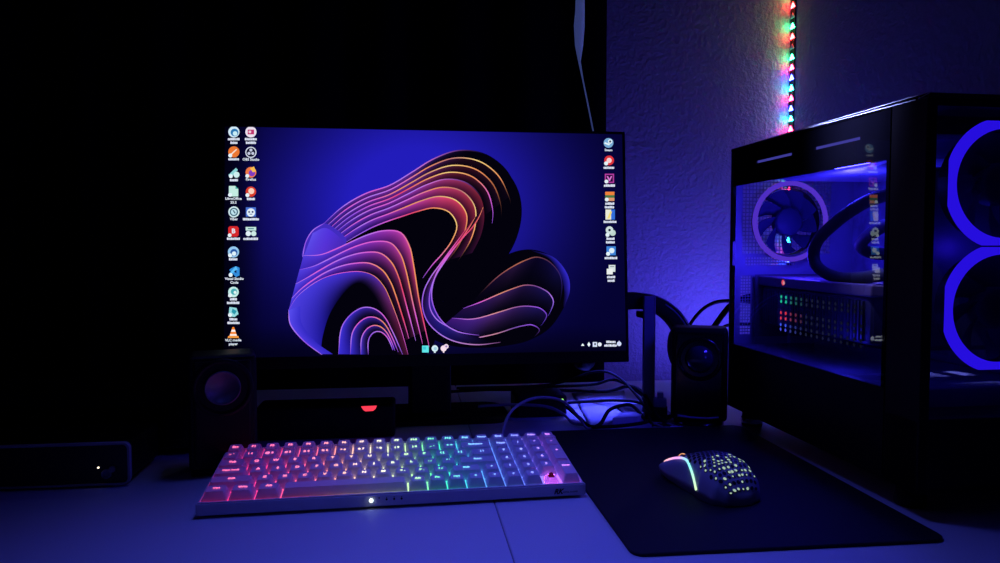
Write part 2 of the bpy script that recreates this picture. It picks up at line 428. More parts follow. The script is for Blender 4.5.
strip([(22,436),(50,396),(112,354),(182,338),(232,344),(266,376),(292,436),(312,494),(328,550)], [(104,548),(110,500),(130,440),(170,384),(205,366),(238,394),(264,444),(286,500),(300,550)], [(78,64,224),(70,58,220),(66,50,210),(70,40,180),(110,40,120),(90,24,60),(70,20,50)], [(36,28,170),(24,18,130),(10,6,60),K,K,K,K], g=1.1)
strip([(22,436),(26,474),(60,515),(104,548)], [(52,425),(56,470),(90,515),(135,548)], [(90,80,240),(80,60,230),(70,50,220)], [(60,50,210),(50,40,190),(50,40,190)])
line([(22,436),(28,474),(62,515),(108,550)], [LV,LV,VI,LV], 2.6)
fam([(150,548),(158,480),(190,440),(226,428),(262,446),(288,490),(314,549)], [(226,549),(226,516),(236,496),(254,490),(272,502),(284,524),(292,549)], [0,.4,.75,1],
    ([(60,48,216),(66,54,224),(60,44,200),(60,30,150),(40,20,90),(50,30,140)], [(60,48,216),(80,50,200),(60,34,160),(60,30,150),(60,40,180),(60,40,180)]), ([(36,26,160),(24,14,110),K,K,K,K], [DK,K,K,K,(30,20,120),(30,20,120)]),
    [[VI,LV,VI,LV,PK,LV,VI], [VI,LV,PK,PK,OR,PK,VI], [VI,LV,PK,OR,PK,VI]], 2.5)
w = rib.build('wallpaper_ribbons', M['screen'], screen)
w['label'] = 'purple and pink glowing ribbon picture on the display'

# ---- icons
TXT = {}
def text_mesh(s, size, bold=0):
    key = (s, size, bold)
    if key in TXT: return TXT[key]
    cu = bpy.data.curves.new('lettering', 'FONT'); cu.body = s; cu.size = size; cu.align_x = 'CENTER'; cu.align_y = 'CENTER'; cu.offset = bold; cu.resolution_u = 2; cu.shear = .35 if s == 'RK' else 0
    t = bpy.data.objects.new('lettering', cu); COL.objects.link(t)
    dg = bpy.context.evaluated_depsgraph_get(); dg.update()
    me = bpy.data.meshes.new_from_object(t.evaluated_get(dg)); me.name = 'lettering'
    bpy.data.objects.remove(t); TXT[key] = me
    return me

def disc(vm, x, y, r, col, d, n=16, a0=0, a1=360):
    pts = [(x+r*math.cos(R(a0+(a1-a0)*k/n)), y+r*math.sin(R(a0+(a1-a0)*k/n))) for k in range(n if a1-a0 == 360 else n+1)]
    vm.poly(pts, s2l(col), d)
def rect(vm, x0, y0, x1, y1, col, d): vm.poly([(x0, y0), (x1, y0), (x1, y1), (x0, y1)], s2l(col), d)
D0 = .0006
def caption(vm, x, y, w, seed):
    r = random.Random(seed); c = x-w/2
    while c < x+w/2-.6:
        ww = r.choice((.9, 1.2, 1.5)); rect(vm, c, y-1.0-r.choice((0, .35)), min(c+ww, x+w/2), y+1.0, (225, 232, 250), D0); c += ww+.22
def icon(x, y, kind, caps, label, words=None):
    vm = VM(); W = (228, 244, 250); d = D0; e = D0+.00003; g = D0+.00006
    if kind == 'edge':   disc(vm, x, y, 5.6, (210,236,248), d); disc(vm, x+.6, y+.6, 3.9, (40,120,180), e); disc(vm, x+1.2, y+1.6, 2.3, (200,238,246), g)
    if kind == 'pinkring': disc(vm, x, y, 5.6, (236,226,240), d); rect(vm, x-3.2, y-2.3, x+3.2, y+2.5, (190,50,110), e); disc(vm, x-1, y, 1.4, (240,200,220), g)
    if kind == 'orange': disc(vm, x, y, 5.6, (236,120,50), d); vm.poly([(x-3, y+1.8), (x+2.4, y-3), (x+3.2, y-2.2), (x-2.2, y+2.8)], s2l((250,230,210)), e); disc(vm, x-3.6, y+3.6, 2, W, g)
    if kind == 'lens':   disc(vm, x, y, 5.6, (214,222,240), d); disc(vm, x, y, 4.6, (20,20,44), e); [disc(vm, x+2.2*math.cos(R(a)), y+2.2*math.sin(R(a)), 1.5, (200,206,230), g) for a in (30, 150, 270)]
    if kind == 'shapes': vm.poly([(x-5.5, y+2), (x+2, y-5), (x+4, y-3), (x-3.5, y+5)], s2l((140,214,216)), d); disc(vm, x+2.6, y+1.8, 3, (206,240,240), e); disc(vm, x-3, y+3.2, 2, W, g)
    if kind == 'flame':  disc(vm, x, y, 5.4, (240,120,70), d); disc(vm, x+1, y+.8, 3.2, (130,60,190), e); vm.poly([(x-1, y-4), (x+3, y-5.8), (x+5.2, y-1), (x+2, y)], s2l((250,190,80)), g); disc(vm, x-3.6, y+3.6, 1.9, W, g)
    if kind == 'doc':    vm.poly([(x-4.6, y-5.5), (x+2, y-5.5), (x+4.8, y-2.6), (x+4.8, y+5), (x-4.6, y+5)], s2l((196,236,226)), d); vm.poly([(x+2, y-5.5), (x+4.8, y-2.6), (x+2, y-2.6)], s2l((60,170,160)), e); disc(vm, x-3.4, y+3.4, 2, W, e)
    if kind == 'redbell': disc(vm, x, y, 5.2, (216,60,40), d); disc(vm, x+.4, y-.6, 3, (250,210,190), e); disc(vm, x-3.4, y+3.4, 2, W, g)
    if kind == 'phone':  disc(vm, x, y, 5.6, (206,232,236), d); disc(vm, x, y, 4.2, (50,96,120), e); disc(vm, x, y, 3, (190,226,236), g); vm.poly([(x-1.4, y-1.6), (x-.2, y-1.8), (x+1.8, y+1), (x+.9, y+1.8)], s2l((50,90,110)), g+.00003)
    if kind == 'face':   rect(vm, x-5, y-4.6, x+5, y+4.6, (70,110,210), d); disc(vm, x, y+.6, 4.2, (226,240,250), e); disc(vm, x-1.7, y, 1, (40,50,110), g); disc(vm, x+1.7, y, 1, (40,50,110), g); rect(vm, x-1.4, y+1.9, x+1.4, y+2.6, (60,70,130), g)
    if kind == 'redb':   vm.poly([(x+px*5.2, y+py*5.2) for px, py in [(-1,-.7),(-.7,-1),(.7,-1),(1,-.7),(1,.7),(.7,1),(-.7,1),(-1,.7)]], s2l((214,40,44)), d); disc(vm, x-3.8, y+3.8, 1.9, W, g)
    if kind == 'robot':  rect(vm, x-5.2, y-4.6, x+5.2, y-1, (196,232,226), d); disc(vm, x-2.6, y+2, 2.6, W, d); disc(vm, x+2.8, y+2, 2.6, (206,236,232), d); rect(vm, x-3, y-3.4, x+3, y-2.4, (60,120,130), e)
    if kind == 'ringblue': disc(vm, x, y, 5.6, (150,200,240), d); disc(vm, x+.4, y+.6, 3.6, (40,90,170), e); disc(vm, x+.6, y+1.6, 2.2, (220,240,250), g); disc(vm, x-3.4, y+3.4, 2, W, g)
    if kind == 'code':   vm.poly([(x+1.6, y-5.4), (x+5.2, y-3.8), (x+5.2, y+3.8), (x+1.6, y+5.4), (x-5, y-1.6), (x-3.8, y-2.8)], s2l((50,140,220)), d); vm.poly([(x+1.6, y-5.4), (x+3.4, y-2), (x-3.6, y+3.2), (x-5, y+1.8)], s2l((90,190,250)), e); vm.poly([(x+2.2, y-1.8), (x+2.2, y+1.8), (x-.4, y)], s2l((14,14,70)), g); disc(vm, x-3.6, y+3.4, 2, W, g)
    if kind == 'teal':   disc(vm, x, y, 5.3, (196,238,234), d); disc(vm, x+.5, y-.3, 3.2, (70,170,180), e); disc(vm, x+1.6, y+.4, 1.5, (226,246,246), g); disc(vm, x-3.4, y+3.4, 2, W, g)
    if kind == 'tealdoc': vm.poly([(x-4, y-5), (x+3, y-4), (x+5, y+2), (x+1, y+5), (x-5, y+4)], s2l((150,220,226)), d); vm.poly([(x-1, y-3.4), (x+3.4, y-1), (x+1, y+2.6), (x-2, y)], s2l((40,150,170)), e); disc(vm, x-3.4, y+3, 2, W, g)
    if kind == 'cone':   vm.poly([(x-.8, y-6), (x+.8, y-6), (x+3.8, y+3), (x-3.8, y+3)], s2l((244,130,40)), d); vm.poly([(x-1.6, y-3.4), (x+1.6, y-3.4), (x+2.3, y-1.2), (x-2.3, y-1.2)], s2l((250,244,240)), e); vm.poly([(x-3.1, y+1), (x+3.1, y+1), (x+3.7, y+2.8), (x-3.7, y+2.8)], s2l((250,236,226)), e); vm.poly([(x-5.2, y+3), (x+5.2, y+3), (x+5.6, y+5), (x-5.6, y+5)], s2l((244,150,60)), d)
    if kind == 'steam':  disc(vm, x, y, 4.9, (120,170,214), d); disc(vm, x+1.6, y-1.4, 2.2, W, e); vm.poly([(x-4.4, y+.6), (x-3.6, y-.8), (x+1.6, y+1.2), (x+.6, y+2.6)], s2l(W), e); disc(vm, x+1.6, y-1.4, 1.1, (30,40,80), g)
    if kind == 'redcirc': disc(vm, x, y, 4.9, (222,50,56), d); disc(vm, x, y, 2.6, (246,210,214), e); disc(vm, x-3, y+3, 2, W, g)
    if kind == 'magenta': rect(vm, x-4.6, y-4.6, x+4.6, y+4.6, (180,60,160), d); rect(vm, x-3.4, y-3.4, x+3.4, y+3.4, (30,8,50), e); vm.poly([(x-2.8, y-2.2), (x-1.4, y-2.2), (x, y+.6), (x+1.4, y-2.2), (x+2.8, y-2.2), (x+.6, y+2.6), (x-.6, y+2.6)], s2l((220,120,214)), g); disc(vm, x-3, y+3.2, 1.9, W, g)
    if kind == 'basket': rect(vm, x-4.6, y-4.6, x+4.6, y-1.2, (240,130,60), d); rect(vm, x-4.6, y-1.2, x+4.6, y+1.4, (70,120,70), d); rect(vm, x-4.6, y+1.4, x+4.6, y+4.6, (220,150,110), d); disc(vm, x-3, y+3.2, 1.9, W, g)
    if kind == 'bluepage': rect(vm, x-4.6, y-5, x+1, y+5, (236,236,214), d); rect(vm, x+1, y-5, x+4.8, y+5, (50,110,220), d); vm.poly([(x-3, y+4), (x, y-3), (x+2, y-3), (x-.6, y+4)], s2l((244,220,120)), e)
    if kind == 'gears':  disc(vm, x-1, y-1.4, 3.8, (206,224,222), d); disc(vm, x+2.2, y+1.4, 3, (190,214,206), d); disc(vm, x-1, y-1.4, 1.3, (30,40,60), e); disc(vm, x-3, y+3.4, 2, W, e)
    if kind == 'bluesq': rect(vm, x-4.6, y-4.4, x+4.6, y+4.4, (60,130,216), d); disc(vm, x+.6, y-.2, 2.7, (220,240,250), e); disc(vm, x-3, y+3, 2, W, g)
    if kind == 'pages':  rect(vm, x-2.4, y-4.8, x+4.2, y+2, (216,228,226), d); rect(vm, x-4.4, y-1, x+1.6, y+4.6, (236,240,238), e); rect(vm, x-1, y-3.4, x+3, y-2.8, (60,80,90), e)
    if kind == 'teal_task': rect(vm, x-3.3, y-3.4, x+3.3, y+3.4, (96,232,236), d); rect(vm, x-2.4, y-2.4, x+.6, y+.6, (60,200,214), e)
    if kind == 'white_task': disc(vm, x, y-.4, 3.2, (214,240,250), d); rect(vm, x-.9, y+2.6, x+.9, y+4, (214,236,250), d); disc(vm, x+.4, y-.2, 1.6, (160,206,226), e)
    if kind == 'pink_task': disc(vm, x-.8, y, 3, (250,226,240), d); disc(vm, x+1.8, y-2, 2.4, (240,216,236), d); rect(vm, x-1.6, y+2.6, x, y+4.2, (246,224,240), d); disc(vm, x+1.8, y-2, 1, (150,120,180), e)
    if kind == 'caret':  vm.poly([(x-1.8, y+1.2), (x, y-1.4), (x+1.8, y+1.2)], s2l(W), d)
    if kind == 'rune':   vm.poly([(x, y-2.6), (x+1.6, y), (x, y+2.6), (x-1.6, y)], s2l(W), d)
    if kind == 'tray':   rect(vm, x-2.2, y-2.4, x+2.2, y+2.4, (214,226,250), d); rect(vm, x-.6, y-1.3, x+.9, y+.8, (24,24,70), e)
    if kind == 'dot':    disc(vm, x, y, 2, (226,234,250), d)
    if kind == 'clock':  caption(vm, x+.8, y-2.2, 10, 5); caption(vm, x, y+1.4, 12.4, 6)
    if kind == 'bell':   disc(vm, x, y, 2.3, (206,216,250), d); rect(vm, x-.5, y-3, x+.5, y-2, (206,216,250), d)
    for k, wdt in enumerate(caps): caption(vm, x, y+7.4+k*3.6, wdt, int(x*7+y*13+k))
    o = vm.build('desktop_icon' if y < 341 else 'taskbar_icon', M['screen'], screen); o['label'] = label
    if words:
        u, v = px2uv(x, y+7.6)
        rot = Matrix.Rotation(math.atan2(SV.z, SV.y), 4, 'X')
        for k, wd in enumerate(words):
            u, v = px2uv(x, y+7.2+k*3.8)
            t = link('caption', text_mesh(wd, .0045, .00012), screen); t.matrix_local = Matrix.Translation(scr(u, v, D0)) @ rot
            if not t.data.materials: t.data.materials.append(M['screentext'])
    return o
def letter(x, y, s, size, z=.00009):
    u, v = px2uv(x, y); t = link('caption', text_mesh(s, size, .0002), screen)
    t.matrix_local = Matrix.Translation(scr(u, v, D0+z)) @ Matrix.Rotation(math.atan2(SV.z, SV.y), 4, 'X')
    if not t.data.materials: t.data.materials.append(M['screentext'])
for a in [(234,132,'edge',(12,7),'round blue icon at the top left'), (234,152,'orange',(11,),'round orange icon with a white slash'),
          (234,173,'shapes',(8,),'teal icon of a slanted bar and disc'), (233.6,191.5,'doc',(),'white document icon with a folded corner',('LibreOffice','25.2')),
          (234,212,'phone',(),'white ring icon with a handset',('Viber',)), (233.6,231.5,'redb',(13,),'red square icon with a white letter'),
          (233.6,252,'ringblue',(9,),'round pale blue icon'), (234.4,271.6,'code',(),'blue folded ribbon icon',('Visual Studio','Code')),
          (233.6,292,'teal',(7,13),'round teal icon'), (233.6,312,'tealdoc',(8,12),'teal sheet icon'), (233.4,333,'cone',(),'orange and white traffic cone icon',('VLC media','player')),
          (251,132,'pinkring',(12,10),'white ring icon with a pink middle'), (251,152.4,'lens',(),'dark lens icon with a white ring',('OBS Studio',)), (251,172.4,'flame',(),'orange and purple flame icon',('Firefox',)),
          (251,191.8,'redbell',(8,),'round red icon with a white middle'), (251,212,'face',(16,),'blue square icon with a white smiling face'), (251,231.6,'robot',(15,),'pale robot head icon'),
          (608.4,143,'steam',(),'round pale blue icon with a crank arm',('Steam',)), (609,160.5,'redcirc',(11,),'round red icon'), (609.3,178.4,'magenta',(11,),'magenta square icon'),
          (609.7,196.4,'basket',(9,10),'orange and green square icon'), (610,214.6,'bluepage',(13,),'half white half blue page icon'), (610.4,231.5,'gears',(8,9),'pale gear icon'),
          (611,250.8,'bluesq',(13,),'blue square icon with a white disc'), (611,269.8,'pages',(8,7),'white stacked pages icon'),
          (425.4,349,'teal_task',(),'cyan square taskbar icon'), (434.8,348.8,'white_task',(),'white round taskbar icon'), (444.4,348.4,'pink_task',(),'pink white taskbar icon'),
          (582.6,344.6,'caret',(),'small white caret in the tray'), (588.8,344.4,'rune',(),'small white diamond in the tray'), (594.8,344.4,'tray',(),'small white square in the tray'), (599.6,344.4,'dot',(),'small white dot in the tray'),
          (610.4,344.2,'clock',(),'two line clock in the tray'), (619,343.8,'bell',(),'small white bell in the tray')]:
    icon(*a)
letter(233.6, 231.3, 'B', .0085)

# ------------------------------------------------------------------ keyboard
yaw = R(1.8); KW, KD = .387, .139
kc = Vector((-.205, .713, Z0))+Matrix.Rotation(yaw, 3, 'Z')@Vector((KW/2, KD/2, 0))
kb = thing('keyboard', 'white mechanical keyboard with rainbow backlight and one missing keycap', 'keyboard', kc, yaw)
SL = .108; TA = math.atan(SL)
def plate_z(y): return .0102+(y+KD/2)*SL
def rgb_stops():
    return [(0, (1, .03, .24)), (.14, (1, .05, .28)), (.27, (1, .14, .27)), (.35, (1, .42, .32)), (.43, (.95, .82, .60)), (.53, (.55, .95, .40)), (.60, (.06, .95, .38)), (.67, (.05, .72, .75)), (.74, (.10, .34, 1)), (.86, (.14, .20, 1)), (.94, (.42, .14, 1)), (1, (.85, .08, .85))]
def gradient(name, strength, white=0, spots=False):
    m, nt, out = nodes(name)
    tc = nt.nodes.new('ShaderNodeTexCoord'); tc.object = kb
    sp = nt.nodes.new('ShaderNodeSeparateXYZ'); nt.links.new(tc.outputs['Object'], sp.inputs[0])
    mr = nt.nodes.new('ShaderNodeMapRange'); mr.inputs[1].default_value = -KW/2; mr.inputs[2].default_value = KW/2
    nt.links.new(sp.outputs[0], mr.inputs[0])
    cr = nt.nodes.new('ShaderNodeValToRGB'); st = rgb_stops(); el = cr.color_ramp.elements
    while len(el) < len(st): el.new(.5)
    for e, (p, c) in zip(el, st): e.position = p; e.color = (*[v+(1-v)*white for v in c], 1)
    nt.links.new(mr.outputs[0], cr.inputs[0])
    e = nt.nodes.new('ShaderNodeEmission'); e.inputs[1].default_value = strength
    nt.links.new(cr.outputs[0], e.inputs[0]); nt.links.new(e.outputs[0], out.inputs[0]); return m
M['kbglow'] = gradient('rainbow_backlight', 1.6); M['legend'] = gradient('lit_legend', 2.1, .12)
# case: wedge with raised rim
bm = N(); y0, y1 = -KD/2, KD/2; x0, x1 = -KW/2, KW/2
def wedge(bm, xa, xb, ya, yb, za, zb, ta, tb, bev):
    vs = [bm.verts.new(p) for p in [(xa,ya,za),(xb,ya,za),(xb,yb,zb),(xa,yb,zb),(xa,ya,ta),(xb,ya,ta),(xb,yb,tb),(xa,yb,tb)]]
    fs = [bm.faces.new([vs[i] for i in f]) for f in [(3,2,1,0),(4,5,6,7),(0,1,5,4),(1,2,6,5),(2,3,7,6),(3,0,4,7)]]
    if bev: bmesh.ops.bevel(bm, geom=list(set(e for f in fs for e in f.edges)), offset=bev, segments=2, affect='EDGES')
wedge(bm, x0+.004, x1-.004, y0+.003, y1-.003, .0016, .006, plate_z(y0), plate_z(y1), 0)
lip = lambda y: plate_z(y)+.0046
wedge(bm, x0, x1, y0, y0+.0042, .0022, .0024, lip(y0), lip(y0+.0042), .0012)
wedge(bm, x0, x1, y1-.0042, y1, .006, .007, lip(y1-.0042), lip(y1), .0012)
wedge(bm, x0, x0+.0030, y0, y1, .0022, .007, lip(y0)-.002, lip(y1)-.002, .0010)
wedge(bm, x1-.0030, x1, y0, y1, .0022, .007, lip(y0)-.002, lip(y1)-.002, .0010)
obj('case', bm, M['white'], kb)
for sx in (-1, 1):
    bm = N(); box(bm, sx*.165-.012, sx*.165+.012, y0+.008, y0+.016, 0, .003, .0008); obj('rubber_foot', bm, M['black'], kb)
    bm = N(); box(bm, sx*.165-.012, sx*.165+.012, y1-.02, y1-.012, 0, .0075, .0008); obj('rubber_foot', bm, M['black'], kb)
bm = N(); pz = .0004
bm.faces.new([bm.verts.new(p) for p in [(x0+.0042, y0+.0042, plate_z(y0+.0042)+pz), (x1-.0042, y0+.0042, plate_z(y0+.0042)+pz), (x1-.0042, y1-.0042, plate_z(y1-.0042)+pz), (x0+.0042, y1-.0042, plate_z(y1-.0042)+pz)]])
obj('backlight', bm, M['kbglow'], kb, label='rainbow backlight glowing between the keys')
UX = (KW-.0068)/19; UY = (KD-.0104)/6
def keycap_mesh(wu, hu):
    w, d = wu*UX-.0011, hu*UY-.0011; bm = N(); rings = []
    for z, dx, dy, oy, r in ((0, 0, 0, 0, .0016), (.0016, .0004, .0004, 0, .0018), (.0082, .0054, .0048, .0007, .0022), (.0094, .0062, .0055, .0008, .0022)):
        rings.append([(x, y, z) for x, y in rrect(w-dx, d-dy, r, 3, 0, oy)])
    V = [[bm.verts.new(p) for p in r] for r in rings]; n = len(V[0])
    for a, b in zip(V, V[1:]):
        for i in range(n): bm.faces.new((a[i], a[(i+1) % n], b[(i+1) % n], b[i]))
    inner = [bm.verts.new((p[0]*.55, (p[1]-.0008)*.55+.0008, .0090)) for p in rings[-1]]
    for i in range(n): bm.faces.new((V[-1][i], V[-1][(i+1) % n], inner[(i+1) % n], inner[i]))
    bm.faces.new(inner)
    me = bpy.data.meshes.new('keycap'); bm.normal_update(); bm.to_mesh(me); bm.free()
    for p in me.polygons: p.use_smooth = True
    me.set_sharp_from_angle(angle=R(40))
    me.materials.append(M['keycap']); return me
KM = {}
rowsK = [
  ['Esc']+['F%d' % i for i in range(1, 13)]+['Del', 'Home', 'End', 'PgUp', 'PgDn', 'Ins'],
  ['~ `', '! 1', '@ 2', '# 3', '$ 4', '% 5', '^ 6', '& 7', '* 8', '( 9', ') 0', '_ -', '+ =', ('Backspace', 2), 'Num', '/', '*', '-'],
  [('Tab', 1.5)]+list('QWERTYUIOP')+['{ [', '} ]', ('| \\', 1.5), '7', '8', '9', ('+', 1, 2)],
  [('Caps Lock', 1.75)]+list('ASDFGHJKL')+[': ;', '" \'', ('Enter', 2.25), '4', '5', '6'],
  [('Shift', 2.25)]+list('ZXCVBNM')+['< ,', '> .', '? /', ('Shift', 1.75), '\u25B2', '1', '2', '3', ('Enter', 1, 2)],
  [('Ctrl', 1.25), ('Win', 1.25), ('Alt', 1.25), ('', 6.25), 'Alt', 'Fn', 'Ctrl', '\u25C0', '\u25BC', '\u25B6', '0', None]]
TILT = [5, 4, 1.5, 0, -1.5, -2.5]
miss = None
for r, row in enumerate(rowsK):
    x = x0+.0034; yc = y1-.0052-UY*(r+.5)
    for k in row:
        s, wu, hu = (k, 1, 1) if not isinstance(k, tuple) else (k[0], k[1], k[2] if len(k) > 2 else 1)
        cx = x+wu*UX/2; cy = yc-(hu-1)*UY/2; x += wu*UX
        if s is None: miss = (cx, cy); continue
        if (wu, hu) not in KM: KM[(wu, hu)] = keycap_mesh(wu, hu)
        kcap = link('keycap', KM[(wu, hu)], kb, (cx, cy, plate_z(cy)+.0022), (TA+R(TILT[r]), 0, 0))
        if wu == 6.25: kcap['label'] = 'blank wide space bar'
        if s:
            if s in '\u25B2\u25C0\u25BC\u25B6':
                key = ('tri', s)
                if key not in TXT:
                    bm = N(); a0 = {'\u25B2': 90, '\u25C0': 180, '\u25BC': 270, '\u25B6': 0}[s]
                    bm.faces.new([bm.verts.new((.0016*math.cos(R(a0+a)), .0016*math.sin(R(a0+a)), 0)) for a in (0, 120, 240)])
                    me = bpy.data.meshes.new('lettering'); bm.to_mesh(me); bm.free(); TXT[key] = me
                me = TXT[key]
            else: me = text_mesh(s, .0040 if len(s) > 3 else (.0050 if len(s) > 1 else .0058), .00012)
            lg = link('legend', me, kcap, (0, .0022 if hu == 1 else .006, .0096))
            if not me.materials: me.materials.append(M['legend'])
# exposed switch where a keycap is missing
cx, cy = miss
bm = N()
loft(bm, [[(px, py, z) for px, py in rrect(w_, w_, .001, 2)] for w_, z in ((.0145, 0), (.0140, .003), (.0105, .0062), (.0100, .0066))])
M['clear'] = pbr('milky_switch_plastic', (.75, .7, .8), .25, translucent=.55)
sw = obj('key_switch', bm, M['clear'], kb, (cx, cy, plate_z(cy)+.0006), (TA, 0, 0), label='bare switch where a keycap is missing')
bm = N(); box(bm, -.0022, .0022, -.0007, .0007, .0066, .0102, .0002); box(bm, -.0007, .0007, -.0022, .0022, .0066, .0102, .0002); box(bm, -.0032, .0032, -.0028, .0028, .006, .0074, .0004)
M['clear'].node_tree.nodes['Principled BSDF'].inputs['Emission Color'].default_value = (.75, .10, 1, 1); M['clear'].node_tree.nodes['Principled BSDF'].inputs['Emission Strength'].default_value = .45  # magenta emission paints the key light into the housing
M['redstem'] = pbr('red_switch_stem', (.75, .02, .03), .35)
obj('stem', bm, M['redstem'], sw, label='red cross shaped switch stem')
bm = N(); lathe(bm, [(.0012, .0), (.0012, .0008), (.0006, .0011)], 12, 'Z', (0, .0052, .0035)); M['switchled'] = glow('magenta_switch_light', (.95, .18, 1), 60)
obj('switch_light', bm, M['switchled'], sw)
# front lip: lit indicator, dark marks, logo
yl = y0-.0002
bm = N(); lathe(bm, [(.0016, 0), (.0016, -.0006), (.0009, -.0010)], 14, 'Y', (-.027, yl, .0088)); M['whiteled'] = glow('white_indicator', (.8, 1, .95), 6)
obj('indicator_light', bm, M['whiteled'], kb, label='glowing white indicator on the front edge')
for dx, zz, rr in ((-.0192, .0110, .0007), (-.0118, .0092, .0011), (-.0044, .0092, .0011), (.0030, .0092, .0011)):
    bm = N(); lathe(bm, [(rr, .0002), (rr, -.0003)], 12, 'Y', (dx, yl, zz))
    if rr > .001: box(bm, dx-.0004, dx+.0004, yl-.0003, yl, zz+.0016, zz+.0024)
    obj('indicator_mark', bm, M['black'], kb)
for s, size, dx, bold in (('RK', .0072, .1640, .0003), ('ROYAL KLUDGE', .0021, .1770, .00005)):
    t = link('logo', text_mesh(s, size, bold), kb, (dx, yl-.0002, .0074 if size > .003 else .0066), (R(90), 0, 0)); 
    if not t.data.materials: t.data.materials.append(M['black'])

# keyboard cable (from the back of the keyboard, arching up and away)
def cable(name, pts, r, mat, label, group=None, off=Vector((0, 0, 0))):
    bm = N(); tube(bm, pts, r, 8, 8); o = obj(name, bm, mat, None, (0, 0, Z0), smooth=True)
    return tag(o, label, 'cable', group)
cable('keyboard_cable', [(.112, .866, .012), (.116, .885, .034), (.132, .905, .054), (.165, .93, .062), (.205, .955, .052), (.232, .975, .026), (.248, .985, .0035+.002), (.268, 1.002, .003), (.30, 1.03, .003)], .0019, M['palecable'], 'pale braided cable arching up from the back of the keyboard')
cable('usb_cable', [(.10, 1.05, .026), (.15, 1.05, .027), (.20, 1.045, .024), (.225, 1.035, .014), (.235, 1.02, .0045), (.25, 1.012, .003)], .0022, M['palecable'], 'pale cable lying level behind the arching keyboard cable')

# ------------------------------------------------------------------ mouse
mouse = thing('gaming_mouse', 'white honeycomb mouse with a rainbow side strip on the black mat', 'mouse', (.3170, .7270, Z0+.0034), R(15))
ML = .117
def mw(t):  # half width, t=0 front .. 1 back
    ks = [(0, .0250), (.06, .0285), (.2, .0300), (.38, .0285), (.55, .0295), (.72, .0325), (.86, .0310), (.95, .0230), (1, .006)]
    for (a, va), (b, vb) in zip(ks, ks[1:]):
        if t <= b: s = (t-a)/(b-a); s = s*s*(3-2*s); return va+(vb-va)*s
def mh(t):
    ks = [(0, .0125), (.06, .0165), (.25, .0270), (.45, .0350), (.62, .0375), (.78, .0330), (.9, .0225), (.97, .012), (1, .004)]
    for (a, va), (b, vb) in zip(ks, ks[1:]):
        if t <= b: s = (t-a)/(b-a); return va+(vb-va)*s
def msurf(t, ang, off=0):
    a = R(ang); ex = .62
    w = mw(t)+off; h = mh(t)+off
    c, s = math.cos(a), math.sin(a)
    x = -w*math.copysign(abs(c)**ex, c); zl = max(0, .0075*(1-t/.42)); z = zl+(h*1.10-zl)*abs(s)**ex
    x *= 1-.12*math.sin(min(1, z/h/1.1)*math.pi)*(.6 if t < .7 else .3)
    return Vector((x, ML*(.5-t), max(.0006, z)))
bm = N(); rings = []
for i in range(41):
    t = i/40; rings.append([bm.verts.new(msurf(t, 180*k/28)) for k in range(29)])
for a, b in zip(rings, rings[1:]):
    for k in range(28): bm.faces.new((a[k], a[k+1], b[k+1], b[k]))
    bm.faces.new((a[0], b[0], b[28], a[28]))
bm.faces.new(rings[0][::-1]); bm.faces.new(rings[-1])
bmesh.ops.recalc_face_normals(bm, faces=bm.faces)
shell = obj('shell', bm, M['mouse'], mouse, smooth=True)
def hexpatch(bm, t, ang, r, off):
    p = msurf(t, ang, off); e = .004
    du = (msurf(min(1, t+e), ang, off)-msurf(t-e, ang, off)).normalized(); dv = (msurf(t, ang+1, off)-msurf(t, ang-1, off)).normalized()
    n = du.cross(dv)
    vs = [bm.verts.new(p+(du*math.cos(R(60*k+30))+dv*math.sin(R(60*k+30)))*r) for k in range(6)]
    f = bm.faces.new(vs); f.normal_update()
    if f.normal.z < 0: f.normal_flip()
bmh = N(); bmg = N(); rg = random.Random(4)
for i in range(19):
    t = .30+i*.0365
    for k in range(13):
        xx = (k-6)*.0053+(.00265 if i % 2 else 0)
        if abs(xx) > mw(t)*.86: continue
        c = math.copysign((abs(xx)/mw(t))**(1/.62), -xx); ang = math.degrees(math.acos(max(-1, min(1, -c))))
        ang = 180-ang
        if t < .44 and ang < 60: continue
        if t > .93 and abs(xx) > .016: continue
        hexpatch(bmh, t, ang, .00238, .00035)
        if t > .64 and rg.random() < (.72 if ang < 100 else .42): hexpatch(bmg, t+rg.uniform(-.003, .003), ang+rg.uniform(-1, 1), rg.uniform(.0010, .0019), .0006)
obj('honeycomb_hole_shade', bmh, M['mousedark'], shell, label='dark patches painted as shaded honeycomb openings')  # dark hex patches on the surface paint the shade inside openings
M['mousegreen'] = glow('pale_green_glow', (.50, .72, .55), .7)
obj('inner_glow', bmg, M['mousegreen'], shell, label='pale green light inside the honeycomb')
pts = [msurf(.01, 62, .0003), msurf(.10, 58, .0004), msurf(.22, 56, .0004), msurf(.34, 52, .0004), msurf(.44, 42, .0004), msurf(.53, 26, .0004), msurf(.60, 12, .0004), msurf(.66, 4, .0004)]
bm = N(); tube(bm, pts, .0013, 8, 8)
m, nt, out = nodes('rainbow_side_strip'); tc = nt.nodes.new('ShaderNodeTexCoord'); sp = nt.nodes.new('ShaderNodeSeparateXYZ'); nt.links.new(tc.outputs['Object'], sp.inputs[0])
mr = nt.nodes.new('ShaderNodeMapRange'); mr.inputs[1].default_value = .064; mr.inputs[2].default_value = -.022; nt.links.new(sp.outputs[1], mr.inputs[0])
cr = nt.nodes.new('ShaderNodeValToRGB'); el = cr.color_ramp.elements
st = [(0, (1, .55, .5)), (.25, (1, .45, .65)), (.45, (.85, .35, .95)), (.6, (.35, .65, 1)), (.75, (.25, .95, .85)), (1, (.75, 1, .45))]
while len(el) < len(st): el.new(.5)
for e_, (p, c) in zip(el, st): e_.position = p; e_.color = (*c, 1)
